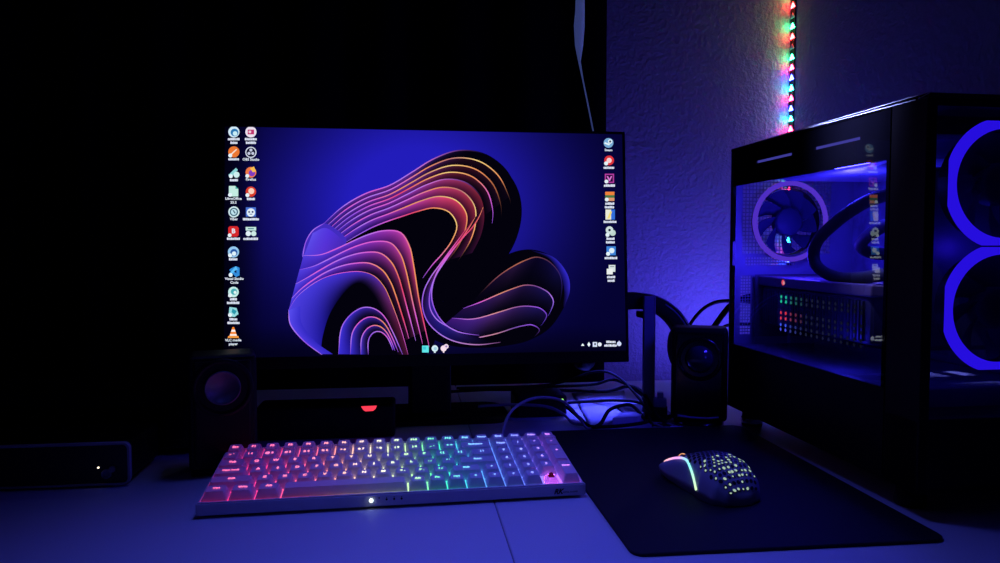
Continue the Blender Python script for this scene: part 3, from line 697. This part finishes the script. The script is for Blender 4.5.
nt.links.new(mr.outputs[0], cr.inputs[0]); e = nt.nodes.new('ShaderNodeEmission'); e.inputs[1].default_value = 1.3
nt.links.new(cr.outputs[0], e.inputs[0]); nt.links.new(e.outputs[0], out.inputs[0]); M['mstrip'] = m
obj('light_strip', bm, M['mstrip'], mouse, smooth=True, label='curved rainbow light strip on the side')
bm = N(); lathe(bm, [(.009, -.0035), (.0112, -.003), (.0112, .003), (.009, .0035)], 24, 'X', (0, ML*(.5-.17), .0155)); obj('scroll_wheel', bm, M['black'], mouse, smooth=True)
bm = N(); lathe(bm, [(.0108, -.0042), (.0117, -.0040), (.0117, -.0030), (.0108, -.0028)], 24, 'X', (0, ML*(.5-.17), .0155), cap=False); obj('wheel_light', bm, glow('orange_wheel_light', (1, .42, .2), .9), mouse)
bm = N(); tube(bm, [msurf(.02, 90, .0002), msurf(.12, 90, .0002), msurf(.26, 90, .0002)], .0007, 6); obj('button_seam', bm, M['mousedark'], mouse)

# ------------------------------------------------------------------ speakers
def make_speaker(name, label, loc, w, h, d, cz, cr_, rz, glossy):
    s = thing(name, label, 'speaker', loc, rz, 'desktop speakers')
    bm = N(); box(bm, -w/2, w/2, 0, d, .006, h, .006, 3); obj('cabinet', bm, M['black'], s)
    bm = N(); box(bm, -w/2+.006, w/2-.006, -.003, .004, .014, h-.006, .003); obj('front_panel', bm, M['blackgloss'] if glossy else M['black'], s)
    bm = N(); lathe(bm, [(cr_*1.75, -.003), (cr_*1.72, -.0055), (cr_*1.5, -.0058), (cr_*1.42, -.003), (cr_*1.05, .004-.006)], 40, 'Y', (0, 0, cz), cap=False)
    sr = obj('surround', bm, M['blackgloss'] if glossy else M['black'], s, smooth=True)
    return s
# right: glossy cone near the computer
spk = make_speaker('desktop_speaker', 'black desktop speaker with a glossy dark cone beside the computer case', (.4190, 1.0, Z0), .080, .143, .045, .098, .0185, R(-22), True)
bm = N(); lathe(bm, [(.0205, -.0035), (.0195, -.0065), (.016, -.0115), (.010, -.0155), (.004, -.017), (.0003, -.0172)], 36, 'Y', (0, 0, .098)); obj('cone', bm, M['coneblk'], spk, smooth=True, label='glossy domed speaker cone')
bm = N(); lathe(bm, [(.036, 0), (.036, .004), (.032, .0065), (.026, .007)], 40, 'Z', (0, .016, 0)); obj('foot', bm, M['blackgloss'], spk, smooth=True)
bm = N(); tube(bm, [(-.030, -.0035, .0135), (-.012, -.0065, .0125), (.012, -.0065, .0125), (.028, -.0035, .0140)], .0016, 8); obj('foot_trim_shine', bm, M['lightgrey'], spk, smooth=True, label='pale grey trim painted as chrome shine at the base')  # pale grey tube stands in for the shine on the metal base
# left: grey disc, in front of the monitor corner
spl = make_speaker('desktop_speaker', 'black desktop speaker with a grey cone at the left of the monitor', (-.2110, .848, Z0), .074, .138, .055, .1015, .0190, R(14), False)
bm = N(); lathe(bm, [(.0195, -.0060), (.0192, -.0075), (.0182, -.0078), (.0175, -.0062), (.010, -.0050), (.0003, -.0045)], 40, 'Y', (0, 0, .1015)); obj('cone', bm, M['cone'], spl, smooth=True, label='grey speaker disc with a pale rim')
bm = N(); box(bm, -.035, .035, .004, .052, 0, .007, .002); obj('foot', bm, M['black'], spl)

# ------------------------------------------------------------------ boxes on the left
dvr = thing('set_top_box', 'low black box with a grey trimmed front and a small white light', 'electronic box', (-.42, .82, Z0))
bm = N(); box(bm, -.116, .114, .004, .105, .004, .046, .005, 3); obj('housing', bm, M['black'], dvr)
bm = N(); outer = rrect(.234, .0465, .007, 5, 0, .0255); inner = rrect(.2295, .042, .0055, 5, 0, .0255); n = len(outer)
vo = [bm.verts.new((x, 0, z)) for x, z in outer]; vi = [bm.verts.new((x, 0, z)) for x, z in inner]; vo2 = [bm.verts.new((x, .006, z)) for x, z in outer]; vi2 = [bm.verts.new((x, .004, z)) for x, z in inner]
for i in range(n):
    j = (i+1) % n; bm.faces.new((vo[i], vo[j], vi[j], vi[i])); bm.faces.new((vo2[i], vo2[j], vo[j], vo[i])); bm.faces.new((vi[i], vi[j], vi2[j], vi2[i]))
bmesh.ops.recalc_face_normals(bm, faces=bm.faces); obj('front_trim', bm, M['lightgrey'], dvr, label='thin grey metal trim framing the front')
bm = N(); loft(bm, [[(x, .0025, z) for x, z in inner], [(x, .005, z) for x, z in inner]]); obj('front_panel', bm, M['blackgloss'], dvr)
bm = N(); lathe(bm, [(.0010, .0026), (.0010, .0016), (.0005, .0012)], 12, 'Y', (.084, 0, .0215)); obj('power_light', bm, glow('warm_white_light', (1, .85, .6), 2.2), dvr, label='tiny white power light')
bm = N(); lathe(bm, [(.0052, .0024), (.0052, .0002), (.0036, -.0002), (.0030, .0022)], 24, 'Y', (.0925, 0, .0145), cap=False); lathe(bm, [(.0030, .0020), (.0001, .0020)], 24, 'Y', (.0925, 0, .0145), cap=False); obj('headphone_jack', bm, M['greymetal'], dvr, smooth=True)
bm = N(); lathe(bm, [(.0034, .0024), (.0034, .0002), (.0024, .0002)], 20, 'Y', (.0985, 0, .0195)); obj('button', bm, M['greymetal'], dvr, smooth=True)
for s in (-.1, .1):
    bm = N(); box(bm, s-.008, s+.008, .01, .10, 0, .0045); obj('rubber_foot', bm, M['black'], dvr)
amp = thing('amplifier', 'black amplifier with two front knobs behind the low black box', 'amplifier', (-.42, .94, Z0))
bm = N(); box(bm, -.17, .165, .0, .20, .006, .067, .003); obj('housing', bm, M['black'], amp)
bm = N(); box(bm, -.168, .163, -.004, .001, .009, .064, .0015); obj('front_panel', bm, M['blackgloss'], amp)
for kx in (-.01, .0585):
    bm = N(); lathe(bm, [(.0085, -.003), (.0085, -.014), (.0075, -.016), (.0065, -.0155), (.001, -.0155)], 28, 'Y', (kx, 0, .034)); obj('knob', bm, M['greymetal'], amp, smooth=True)
for s in (-.14, .14):
    bm = N(); box(bm, s-.012, s+.012, .01, .19, 0, .007); obj('rubber_foot', bm, M['black'], amp)

# ------------------------------------------------------------------ power strip with red rocker, adapter with green light
ps = thing('power_strip', 'black power strip with a glowing red rocker switch under the monitor', 'power strip', (-.055, .99, Z0))
bm = N(); box(bm, -.15, .035, .0, .05, 0, .046, .004); obj('housing', bm, M['black'], ps)
bm = N(); vs_ = [(-.0105, .0032), (.0105, .0036), (.0092, .0000), (.0058, -.0030), (-.0050, -.0034), (-.0080, -.0010)]
loft(bm, [[(x, .001, z+.0405) for x, z in vs_], [(x*.97, -.0022, z*.95+.0405) for x, z in vs_]]); bmesh.ops.recalc_face_normals(bm, faces=bm.faces)
obj('rocker_switch', bm, glow('red_rocker', (1, .045, .085), 1.15), ps, label='glowing red rocker switch')
ad = thing('power_adapter', 'black power adapter with a green light behind the keyboard cable', 'adapter', (.21, 1.075, Z0))
bm = N(); box(bm, -.05, .03, 0, .06, 0, .034, .005, 3); obj('housing', bm, M['black'], ad)
bm = N(); lathe(bm, [(.0022, .001), (.0022, -.001), (.0012, -.0018)], 12, 'Y', (.022, 0, .0265)); obj('green_light', bm, glow('green_light', (.30, .95, .12), 1.3), ad, label='small glowing green light')

# ------------------------------------------------------------------ white papers on the desk with cables
def sheet(name, poly, label, z, bend):
    bm = N(); nU, nV = 10, 8; G = []
    a, b, c, d = [Vector((*p, 0)) for p in poly]
    for i in range(nU+1):
        row = []
        for j in range(nV+1):
            u, v = i/nU, j/nV; p = a.lerp(b, u).lerp(d.lerp(c, u), v); p.z = z+bend(u, v); row.append(bm.verts.new(p))
        G.append(row)
    for i in range(nU):
        for j in range(nV): bm.faces.new((G[i][j], G[i+1][j], G[i+1][j+1], G[i][j+1]))
    bmesh.ops.solidify(bm, geom=list(bm.faces), thickness=.0006)
    o = obj(name, bm, M['paper'], None, (0, 0, Z0), smooth=True); tag(o, label, 'paper'); return o
sheet('paper_sheet', [(.256, .992), (.330, 1.052), (.385, 1.255), (.285, 1.245)], 'white paper sheet lying behind the mouse mat under dark cables', .0012, lambda u, v: .004*math.sin(v*3.1)*u)
bm = N()
loft(bm, [[(.292+x, 1.008+y, z) for x, y in [(0, 0), (.040, .006), (.058, .030), (.030, .042)]] for z in (.0012, .0125)])
o = obj('paper_packet', bm, M['paper'], None, (0, 0, Z0)); tag(o, 'small white packet in front of the white paper sheet', 'packet')
gcab = 'dark cables over the white paper'
cable('cable', [(.205, 1.10, .012), (.25, 1.13, .009), (.31, 1.142, .009), (.36, 1.125, .010), (.385, 1.09, .006)], .0024, M['cable'], 'dark cable crossing straight over the white paper sheet', gcab)
cable('cable', [(.258, .985, .006), (.272, .998, .008), (.292, 1.028, .019), (.315, 1.045, .022), (.335, 1.05, .020), (.345, 1.02, .006)], .0028, M['cable'], 'dark cable curving over the front edge of the white paper', gcab)
cable('cable', [(.235, 1.055, .02), (.245, 1.03, .012), (.252, 1.0, .006), (.262, .99, .005), (.29, .99, .005), (.33, .998, .006), (.352, 1.015, .006)], .0028, M['cable'], 'dark cable looping in front of the small white packet', gcab)
rc = random.Random(11)
for i, (pts, r) in enumerate([
    ([(.08, 1.16, .03), (.22, 1.19, .02), (.32, 1.16, .02), (.345, 1.10, .04), (.356, 1.06, .035), (.362, 1.02, .012), (.37, 1.0, .005)], .003),
    ([(.05, 1.19, .02), (.20, 1.21, .02), (.30, 1.17, .03), (.33, 1.13, .045), (.36, 1.09, .03), (.375, 1.035, .008)], .0025),
    ([(.08, 1.22, .02), (.24, 1.23, .02), (.31, 1.18, .05), (.335, 1.12, .05), (.352, 1.04, .02), (.348, 1.0, .005), (.372, .99, .004)], .0022)]):
    cable('cable', pts, r, M['cable'], ['thick dark cable tangled at the foot of the headset stand', 'dark cable slanting down behind the white paper', 'thin dark cable hanging beside the headset stand'][i], 'tangled cables by the headset stand')
adp = thing('cable_connector', 'small clear plastic connector beside the right speaker', 'connector', (.372, 1.03, Z0), R(-20))
bm = N(); box(bm, -.011, .009, -.007, .007, .022, .036, .003); box(bm, -.005, .004, -.005, .005, .036, .044, .001); obj('plug_body', bm, M['greymetal'], adp)
bm = N(); box(bm, -.012, .010, -.007, .007, 0, .023, .002); obj('plug_base', bm, M['cable'], adp)
# twisted wires in front of the speaker
for i in range(3):
    bm = N(); ph = i*2.1; tube(bm, [(.345+.045*t/9, .990+.0015*math.cos(t*1.6+ph), .0052+.0015*math.sin(t*1.6+ph)) for t in range(10)], .0012, 6, 4)
    o = obj('twisted_wire', bm, M['greymetal'] if i == 0 else M['cable'], None, (0, 0, Z0), smooth=True); tag(o, 'thin wire twisted with others in front of the right speaker', 'wire', 'twisted wires before the right speaker')

# ------------------------------------------------------------------ headset on its stand
hs = thing('headset_stand', 'dark flat post headset stand between the monitor and right speaker', 'headset stand', (.3625, 1.06, Z0))
bm = N(); box(bm, -.0085, .0075, -.004, .004, .006, .186, .001); obj('post', bm, M['post'], hs)
bm = N(); box(bm, .0077, .0095, -.0044, .0044, .006, .186, .0006); obj('post_lit_edge', bm, M['greymetal'], hs, label='pale strip painted as the lit edge of the post')  # lighter strip paints light falling on the right edge of the post
bm = N(); loft(bm, [[(x, y, z) for x, y in rrect(.07, .08, .012, 4, 0, .02)] for z in (0, .007)]); obj('base', bm, M['black'], hs)
bm = N(); box(bm, -.006, .005, .0, .045, .150, .160, .002); obj('hook', bm, M['black'], hs)
hd = thing('headset', 'black padded headset hanging over the flat post stand', 'headset', (.345, 1.082, Z0))
bm = N(); n = 40; prof = []
for i in range(n+1):
    a = R(-4+188*i/n); ro, ri = (.098, .073)
    w_ = .016
    ex = lambda rr: (rr*math.cos(a)*.98, rr*math.sin(a)*1.0+.092)
    (xo, zo), (xi, zi) = ex(ro), ex(ri+.004*abs(math.cos(a)))
    prof.append([(xo, -w_, zo), (xo, w_, zo), (xi, w_, zi), (xi, -w_, zi)])
loft(bm, prof); bmesh.ops.bevel(bm, geom=[e for e in bm.edges], offset=.002, segments=1, affect='EDGES'); obj('headband', bm, M['cable'], hd, smooth=True)
for s in (-1, 1):
    bm = N(); lathe(bm, [(.02, -.012), (.029, -.012), (.033, -.004), (.033, .006), (.027, .013), (.01, .015)], 28, 'X', (s*.078, 0, .103)); obj('ear_cup', bm, M['black'], hd, smooth=True)
for k, (a0, a1, rr) in enumerate(((20, 85, .0985), (15, 60, .093))):
    bm = N(); tube(bm, [(rr*.98*math.cos(R(a0+(a1-a0)*t/6)), -.0165, rr*math.sin(R(a0+(a1-a0)*t/6))+.092) for t in range(7)], .0011, 6, 4); obj('band_highlight', bm, M['post'], hd, smooth=True)  # lighter lines stand in for highlights along the headband

# cables running from the computer's back, seen against the wall
gb = 'cables between the speaker and the computer'
cable('cable', [(.485, 1.24, .003), (.490, 1.24, .09), (.506, 1.24, .128), (.535, 1.24, .155), (.575, 1.24, .163), (.63, 1.18, .16), (.64, 1.04, .155)], .0034, M['cable'], 'dark cable arching over to the computer behind the right speaker', gb)
cable('cable', [(.495, 1.20, .004), (.505, 1.20, .08), (.528, 1.20, .12), (.572, 1.19, .170), (.62, 1.10, .18), (.62, 1.04, .18)], .0055, M['cable'], 'thick dark cable rising straight to the computer behind the speaker', gb)
cable('cable', [(.55, 1.27, .003), (.555, 1.27, .08), (.575, 1.265, .112), (.61, 1.24, .12), (.58, 1.10, .12), (.58, 1.04, .12)], .0034, M['cable'], 'short dark cable bending low behind the computer corner', gb)
cable('cable', [(.418, 1.15, .15), (.435, 1.15, .15), (.452, 1.15, .12), (.458, 1.15, .09), (.46, 1.15, .0035)], .003, M['cable'], 'dark cable dropping beside the headset behind the speaker', gb)
cable('cable', [(.405, 1.12, .165), (.428, 1.12, .137), (.444, 1.12, .115), (.455, 1.12, .08), (.455, 1.12, .003)], .0018, M['palecable'], 'thin pale cable dropping beside the headset', gb)

# ------------------------------------------------------------------ computer case
pc = thing('desktop_computer', 'black computer case with a glass side and glowing blue fans', 'computer', (.48, .624, Z0), R(1.1))
W_, L_, T_, B_ = .208, .399, .405, .024     # width, depth, top, underside
GY0, GY1, GZ0, GZ1 = .055, .387, .118, .349 # clear part of the side window
def pbx(name, x0, x1, y0, y1, z0, z1, mat, bev=.001, parent=None, label=None):
    bm = N(); box(bm, x0, x1, y0, y1, z0, z1, bev); return obj(name, bm, mat, parent or pc, label=label)
def pane(name, axis, at, a0, a1, z0, z1, mat, label=None):
    bm = N(); f = (lambda a, z: (at, a, z)) if axis == 'x' else (lambda a, z: (a, at, z))
    bm.faces.new([bm.verts.new(p) for p in (f(a0, z0), f(a1, z0), f(a1, z1), f(a0, z1))])
    return obj(name, bm, mat, pc, label=label)
# side: glass pane with opaque black border (two slim slots near the top)
bm = N()
box(bm, 0, .004, .0505, GY0,  GZ0, GZ0+.0001); box(bm, 0, .004, .0505, GY0, GZ0, T_-.006); box(bm, 0, .004, GY1, GY1+.0003, GZ0, T_-.006)
for z0, z1 in ((GZ1, .3752), (.3785, T_-.006)): box(bm, 0, .004, GY0, GY1, z0, z1)
for ya, yb in ((GY0, .098), (.183, .232), (.322, GY1)): box(bm, 0, .004, ya, yb, .3752, .3785)
obj('side_border', bm, M['blackglass'], pc)
pbx('rear_side_strip', 0, .004, GY1, L_-.004, GZ0, T_-.006, M['black'], 0)
pbx('lower_side_panel', 0, .004, .050, L_-.004, B_+.006, GZ0, M['black'], 0)
M['sideglass'] = glass('smoked_side_glass', (.72, .72, .84))
pane('side_glass', 'x', .0022, GY0, GY1, GZ0, GZ1, M['sideglass'], label='clear side window')
M['slot'] = glow('glowing_slot_fill', (.06, .055, .38), .8)  # emissive inserts stand in for case light shining through the slots
for ya, yb in ((.098, .183), (.232, .322)):
    pbx('top_slot_glow', .0018, .0028, ya+.001, yb-.001, .3752, .3785, M['slot'], 0, label='slim glowing insert standing for case light in a slot above the side window')
# frame
pbx('front_frame', 0, W_, 0, .049, B_, .1165-.02, M['black'], .002)
bm = N(); box(bm, 0, .011, 0, .049, B_, T_-.004, .001); box(bm, W_-.008, W_, 0, .049, B_, T_-.004, .001); box(bm, .011, W_-.008, 0, .049, T_-.012, T_-.004); obj('front_column', bm, M['black'], pc)
pbx('top_panel', .0, W_, .012, L_, T_-.006, T_, M['blackgloss'], .002)
pbx('top_front_cap', .0, W_, -.002, .0125, T_-.006, T_, M['blackgloss'], .002)
bm = N(); loft(bm, [[(-.0006, y, T_-.0045*w_), (.0006, y, T_-.0045*w_), (.0034, y, T_+.0004), (.0022, y, T_+.0006)] for y, w_ in ((.016, 1), (.10, .75), (.22, .4), (.33, .15))]); obj('top_edge_highlight', bm, M['lightgrey'], pc, label='pale strip painted as the highlight along the top edge')  # tapering pale strip paints the light caught along the top edge
bm = N(); loft(bm, [[(-.0006, y, T_-.0045*w_), (.0006, y, T_-.0045*w_), (.0034, y, T_+.0004), (.0022, y, T_+.0006)] for y, w_ in ((-.001, .3), (.012, .9))]); obj('top_edge_highlight', bm, M['lightgrey'], pc)
pbx('bottom_panel', .0, W_, .0, L_, B_, B_+.006, M['black'], .001)
pbx('right_panel', W_-.003, W_, .049, L_, B_, T_-.006, M['pcinner'], 0)
for fx in (.025, W_-.025):
    for fy in (.04, L_-.03):
        bm = N(); lathe(bm, [(.014, 0), (.015, .004), (.013, B_)], 24, 'Z', (fx, fy, 0)); f = obj('foot', bm, M['black'], pc, smooth=True)
        if fy < .1: continue
        bm = N(); lathe(bm, [(.0153, .004), (.0156, .007), (.0153, .011)], 24, 'Z', (fx, fy, 0), cap=False); obj('foot_ring', bm, M['chrome'], f, smooth=True)
# front glass
M['frontglass'] = glass('smoked_front_glass', (.60, .60, .80), .04, .5)
pane('front_glass', 'y', .0025, .011, W_-.008, .099, T_-.012, M['frontglass'], label='smoked glass front')
# rear panel: bars round the fan mouth, perforated fields
RY = L_-.003; fcx, fcz = .0815, .298
def lattice(bm, x0, x1, z0, z1, p, hole, y):
    nx_ = max(1, round((x1-x0)/p)); nz_ = max(1, round((z1-z0)/p)); b = (p-hole)/2; px_, pz_ = (x1-x0)/nx_, (z1-z0)/nz_
    def q(a, c, d, e): bm.faces.new([bm.verts.new(v) for v in ((a, y, d), (c, y, d), (c, y, e), (a, y, e))])
    for i in range(nx_+1): cxx = x0+i*px_; q(max(x0, cxx-b), min(x1, cxx+b), z0, z1)
    for j in range(nz_+1): czz = z0+j*pz_; q(x0, x1, max(z0, czz-b), min(z1, czz+b))
bm = N()
def q(x0, x1, z0, z1): box(bm, x0, x1, RY-.0006, RY+.0006, z0, z1)
q(0, .0185, .25, T_-.006); q(.16, W_-.003, .116, T_-.006); q(.0185, .16, .362, T_-.006); q(0, .017, .116, .25); q(.034, .16, .116, .228); q(.017, .034, .116, .130); q(.017, .034, .218, .228); q(.017, .024, .228, .25); q(.104, .16, .228, .25); q(.024, .104, .228, .2325); q(.024, .104, .246, .25)
q(0, W_, B_, .116)
lattice(bm, .0185, .16, .25, .362, .0055, .0040, RY); lattice(bm, .017, .034, .130, .218, .0044, .0030, RY); lattice(bm, .024, .104, .2325, .246, .0045, .0026, RY)
obj('rear_panel', bm, M['pcinner'], pc)
# motherboard tray, board
pbx('motherboard', W_-.016, W_-.010, .10, L_-.01, .125, .375, M['board'], 0)
pbx('motherboard_tray', W_-.010, W_-.004, .05, L_-.005, .116, T_-.008, M['pcinner'], 0)
M['psu'] = pbr('power_supply_shroud_paint', (.16, .16, .22), .35)
pbx('power_supply_shroud', .006, W_-.016, .052, L_-.006, B_+.008, .116, M['psu'], .002)
M['lightbar'] = glow('blue_light_bar', (.16, .16, 1), 1.0)
# upper radiator / tray catching light
M['toprad'] = pbr('radiator_side', (.30, .30, .42), .4)
bm = N(); box(bm, .04, W_-.02, .06, .33, .352, .378, .006, 3); obj('top_radiator', bm, M['toprad'], pc, label='pale lit radiator under the top')
# fans
M['ringblue'] = glow('violet_blue_ring', (.035, .008, 1), .95); M['ringviolet'] = glow('violet_ring', (.17, .06, 1), .80)
def make_fan(name, c, r, width, mat, label, facing):
    fr = link(name, None, pc, c)
    fr['label'] = label
    bm = N(); prof = []
    lim = .0600
    for i in range(72):
        a = 2*math.pi*i/72; ro, ri = r, r*width
        def P(rr, y): 
            x, z = rr*math.cos(a), rr*math.sin(a); return (max(-lim, min(lim, x)), y, max(-lim, min(lim, z)))
        prof.append([bm.verts.new(P(ro, -.011)), bm.verts.new(P(ri, -.0115)), bm.verts.new(P(ri, -.009)), bm.verts.new(P(ro, -.009))])
    for i in range(72):
        a, b = prof[i], prof[(i+1) % 72]
        for k in range(4): bm.faces.new((a[k], a[(k+1) % 4], b[(k+1) % 4], b[k]))
    bmesh.ops.recalc_face_normals(bm, faces=bm.faces)
    obj('light_ring', bm, mat, fr, label='glowing ring of the fan')
    bm = N()
    s = .0600
    ring = [(r*.84*math.cos(2*math.pi*i/48), r*.84*math.sin(2*math.pi*i/48)) for i in range(48)]
    loft(bm, [[(x, y, z) for x, z in ring] for y in (-.004, .012)], cap=False)
    obj('fan_frame', bm, M['black'], fr)
    bm = N(); lathe(bm, [(.021, .008), (.021, -.006), (.018, -.009), (.002, -.0095)], 32, 'Y'); obj('hub', bm, M['fanblade'], fr, smooth=True)
    bm = N()
    rows_ = []
    for t in range(6):
        rr = .019+(r*.80-.019)*t/5; sw_ = R(10*t/5*2.2)
        rows_.append([bm.verts.new((rr*math.cos(sw_+k*R(11)), -.005+.0042*k, rr*math.sin(sw_+k*R(11)))) for k in range(4)])
    for a, b in zip(rows_, rows_[1:]):
        for k in range(3): bm.faces.new((a[k], a[k+1], b[k+1], b[k]))
    b0 = obj('blade', bm, M['fanblade'], fr, smooth=True)
    for k in range(1, 9):
        b = b0.copy(); COL.objects.link(b); b.rotation_euler = (0, R(40*k), 0)
    return fr
make_fan('case_fan', (.0945, .022, .3225), .0640, .825, M['ringblue'], 'upper front fan with a violet blue ring', -1)
make_fan('case_fan', (.0945, .022, .2010), .0640, .825, M['ringblue'], 'lower front fan with a violet blue ring', -1)
make_fan('case_fan', (fcx, L_-.017, fcz), .0590, .885, M['ringviolet'], 'rear fan with a pale violet ring', -1)
# front radiator and cooling hoses
pbx('front_radiator', .034, .158, .070, .098, .150, .345, M['gpu'], .006)
for pts in ([(.05, .098, .320), (.048, .15, .314), (.046, .206, .292), (.046, .250, .264), (.046, .246, .236), (.052, .20, .2225), (.056, .12, .231), (.056, .097, .234)],
            [(.09, .098, .30), (.088, .17, .288), (.09, .222, .265), (.12, .235, .252), (.172, .238, .255)]):
    bm = N(); tube(bm, pts, .0075, 12, 8); obj('cooling_hose', bm, M['hose'], pc, smooth=True)
bm = N(); lathe(bm, [(.030, W_-.016), (.030, W_-.045), (.026, W_-.050), (.002, W_-.050)], 32, 'X', (0, .245, .262)); obj('pump_block', bm, M['gpu'], pc, smooth=True)
for k in range(4):
    pbx('memory_stick', W_-.050, W_-.016, .145+k*.009, .149+k*.009, .215, .345, M['toprad'], 0)
# graphics card
gp = link('graphics_card', None, pc, (.04, .13, .128)); gp['label'] = 'long graphics card lying level inside the case'
bm = N(); box(bm, 0, .11, 0, .255, .076, .090, .002); obj('backplate', bm, pbr('graphics_backplate', (.17, .12, .17), .45), gp)
bm = N(); box(bm, .004, .11, .006, .25, .020, .0755, .005); obj('cooler', bm, M['gpu'], gp)
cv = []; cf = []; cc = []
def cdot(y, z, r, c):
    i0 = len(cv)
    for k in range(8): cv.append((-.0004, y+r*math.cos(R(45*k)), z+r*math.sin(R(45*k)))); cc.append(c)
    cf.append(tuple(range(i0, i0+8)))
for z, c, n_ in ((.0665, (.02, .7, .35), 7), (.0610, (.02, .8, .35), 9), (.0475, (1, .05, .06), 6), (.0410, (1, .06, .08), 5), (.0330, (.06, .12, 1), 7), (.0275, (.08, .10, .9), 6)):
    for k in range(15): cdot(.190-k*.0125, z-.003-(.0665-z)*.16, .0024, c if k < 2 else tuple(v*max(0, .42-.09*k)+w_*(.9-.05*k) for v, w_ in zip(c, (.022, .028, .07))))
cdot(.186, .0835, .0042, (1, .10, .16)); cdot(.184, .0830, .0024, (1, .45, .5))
me = bpy.data.meshes.new('led_reflection_dots'); me.from_pydata(cv, [], cf); at_ = me.color_attributes.new('Col', 'FLOAT_COLOR', 'POINT')
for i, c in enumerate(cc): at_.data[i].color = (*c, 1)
me.materials.append(vglow('led_reflection_glow', 1.1)); o = link('led_reflection_dots', me, gp); o['label'] = 'rows of red green and blue dots standing for LED strip light on the card'  # glowing dots stand in for LED strip light seen on the card
M['slat'] = pbr('cooler_fin_metal', (.06, .06, .08), .5)
bm = N()
for k in range(36): box(bm, .001, .0042, .016+k*.0064, .0185+k*.0064, .024, .071)
obj('cooling_fins', bm, M['slat'], gp)
bm = N(); box(bm, -.004, .112, .2555, .257, .0, .092); obj('bracket', bm, M['slat'], gp)

# ------------------------------------------------------------------ LED strip in the corner of the wall
ls = thing('led_strip', 'multicoloured light strip running up the wall corner above the computer', 'light strip', (XR, 1.4185, Z0))
bm = N(); box(bm, -.0022, 0, -.0085, .0085, .0, 1.10, 0); obj('strip', bm, M['black'], ls)
RED, GRN, BLU, CYA, PNK = (1, .026, .03), (.03, .9, .26), (.03, .05, 1), (.03, .75, .7), (1, .028, .12)
seq = {0: PNK, 1: CYA, 2: BLU, 3: PNK, 4: CYA, 5: BLU, 6: PNK, 7: GRN, 8: None, 9: RED, 10: GRN, 11: None, 12: RED}
mats = {}
def led_mat(c, s):
    k = (c, s)
    if k not in mats: mats[k] = glow('led_light', c, s)
    return mats[k]
def pz(y):   # height on the strip for picture row y
    return .500+(129-y)/124*(.751-.500)
zs = []
k = 0
for kk in range(-21, 27):
    z = pz(129-10.33*kk)+.004
    if z < .01 or z > 1.03: continue
    if kk in seq: c = seq[kk]; s = 46
    elif kk < 0:
        c = {0: PNK, 1: CYA, 2: BLU}[(kk) % 3]; s = 60 if c is BLU else 22
    else: c = {0: RED, 1: GRN, 2: None}[kk % 3]; s = 25
    bm = N(); tri = [(-.0086, -.0050), (.0086, -.0050), (0, .0062)]
    loft(bm, [[(-.0022, y, zz) for y, zz in tri], [(-.0040, y*.8, zz*.8) for y, zz in tri]]); bmesh.ops.recalc_face_normals(bm, faces=bm.faces)
    bmesh.ops.translate(bm, verts=bm.verts, vec=(0, 0, z))
    obj('diode', bm, led_mat(c, s) if c else M['white'], ls)

# ------------------------------------------------------------------ added fill lights and case lights
def area(name, loc, target, size, sy, col, power, spread=180):
    l = bpy.data.lights.new(name, 'AREA'); l.shape = 'RECTANGLE'; l.size = size; l.size_y = sy; l.color = col; l.energy = power; l.spread = R(spread)
    o = link(name, l, None, loc); d = Vector(target)-Vector(loc); o.rotation_euler = d.to_track_quat('-Z', 'Y').to_euler(); return o
def point(name, loc, col, power, rad=.01, parent=None):
    l = bpy.data.lights.new(name, 'POINT'); l.color = col; l.energy = power; l.shadow_soft_size = rad
    return link(name, l, parent, loc)
area('desk_fill_light', (.05, .86, 1.72), (.07, .50, .75), .25, .12, (.080, .100, 1), .56, 58)  # unseen fill light added above the desk and keyboard
area('case_edge_fill_light', (-.25, .62, 2.2), (.48, .735, 1.157), .05, .05, (.34, .36, 1), .40, 7)  # unseen narrow fill added to brighten the case top edge
area('paper_fill_light', (.40, 1.33, 1.20), (.312, 1.115, .75), .03, .03, (.06, .065, 1), .24, 20)  # unseen fill added to brighten the paper sheet
area('wall_fill_light', (.62, 1.24, .80), (.58, 1.43, 1.13), .14, .05, (.085, .06, 1), 1.0)  # hidden fill added behind the case to brighten the wall
point('case_light', (.060, .20, .335), (.035, .03, 1), 1.1, .02, pc)
point('case_light', (.050, .30, .250), (.04, .02, 1), .8, .02, pc)
point('case_light', (.025, .16, .15), (.03, .025, 1), .10, .02, pc)
point('case_light', (.10, .045, .26), (.03, .01, 1), .05, .01, pc)
w = bpy.data.worlds.new('night'); scene.world = w; w.use_nodes = True
w.node_tree.nodes['Background'].inputs[0].default_value = (.02, .02, .10, 1); w.node_tree.nodes['Background'].inputs[1].default_value = .06
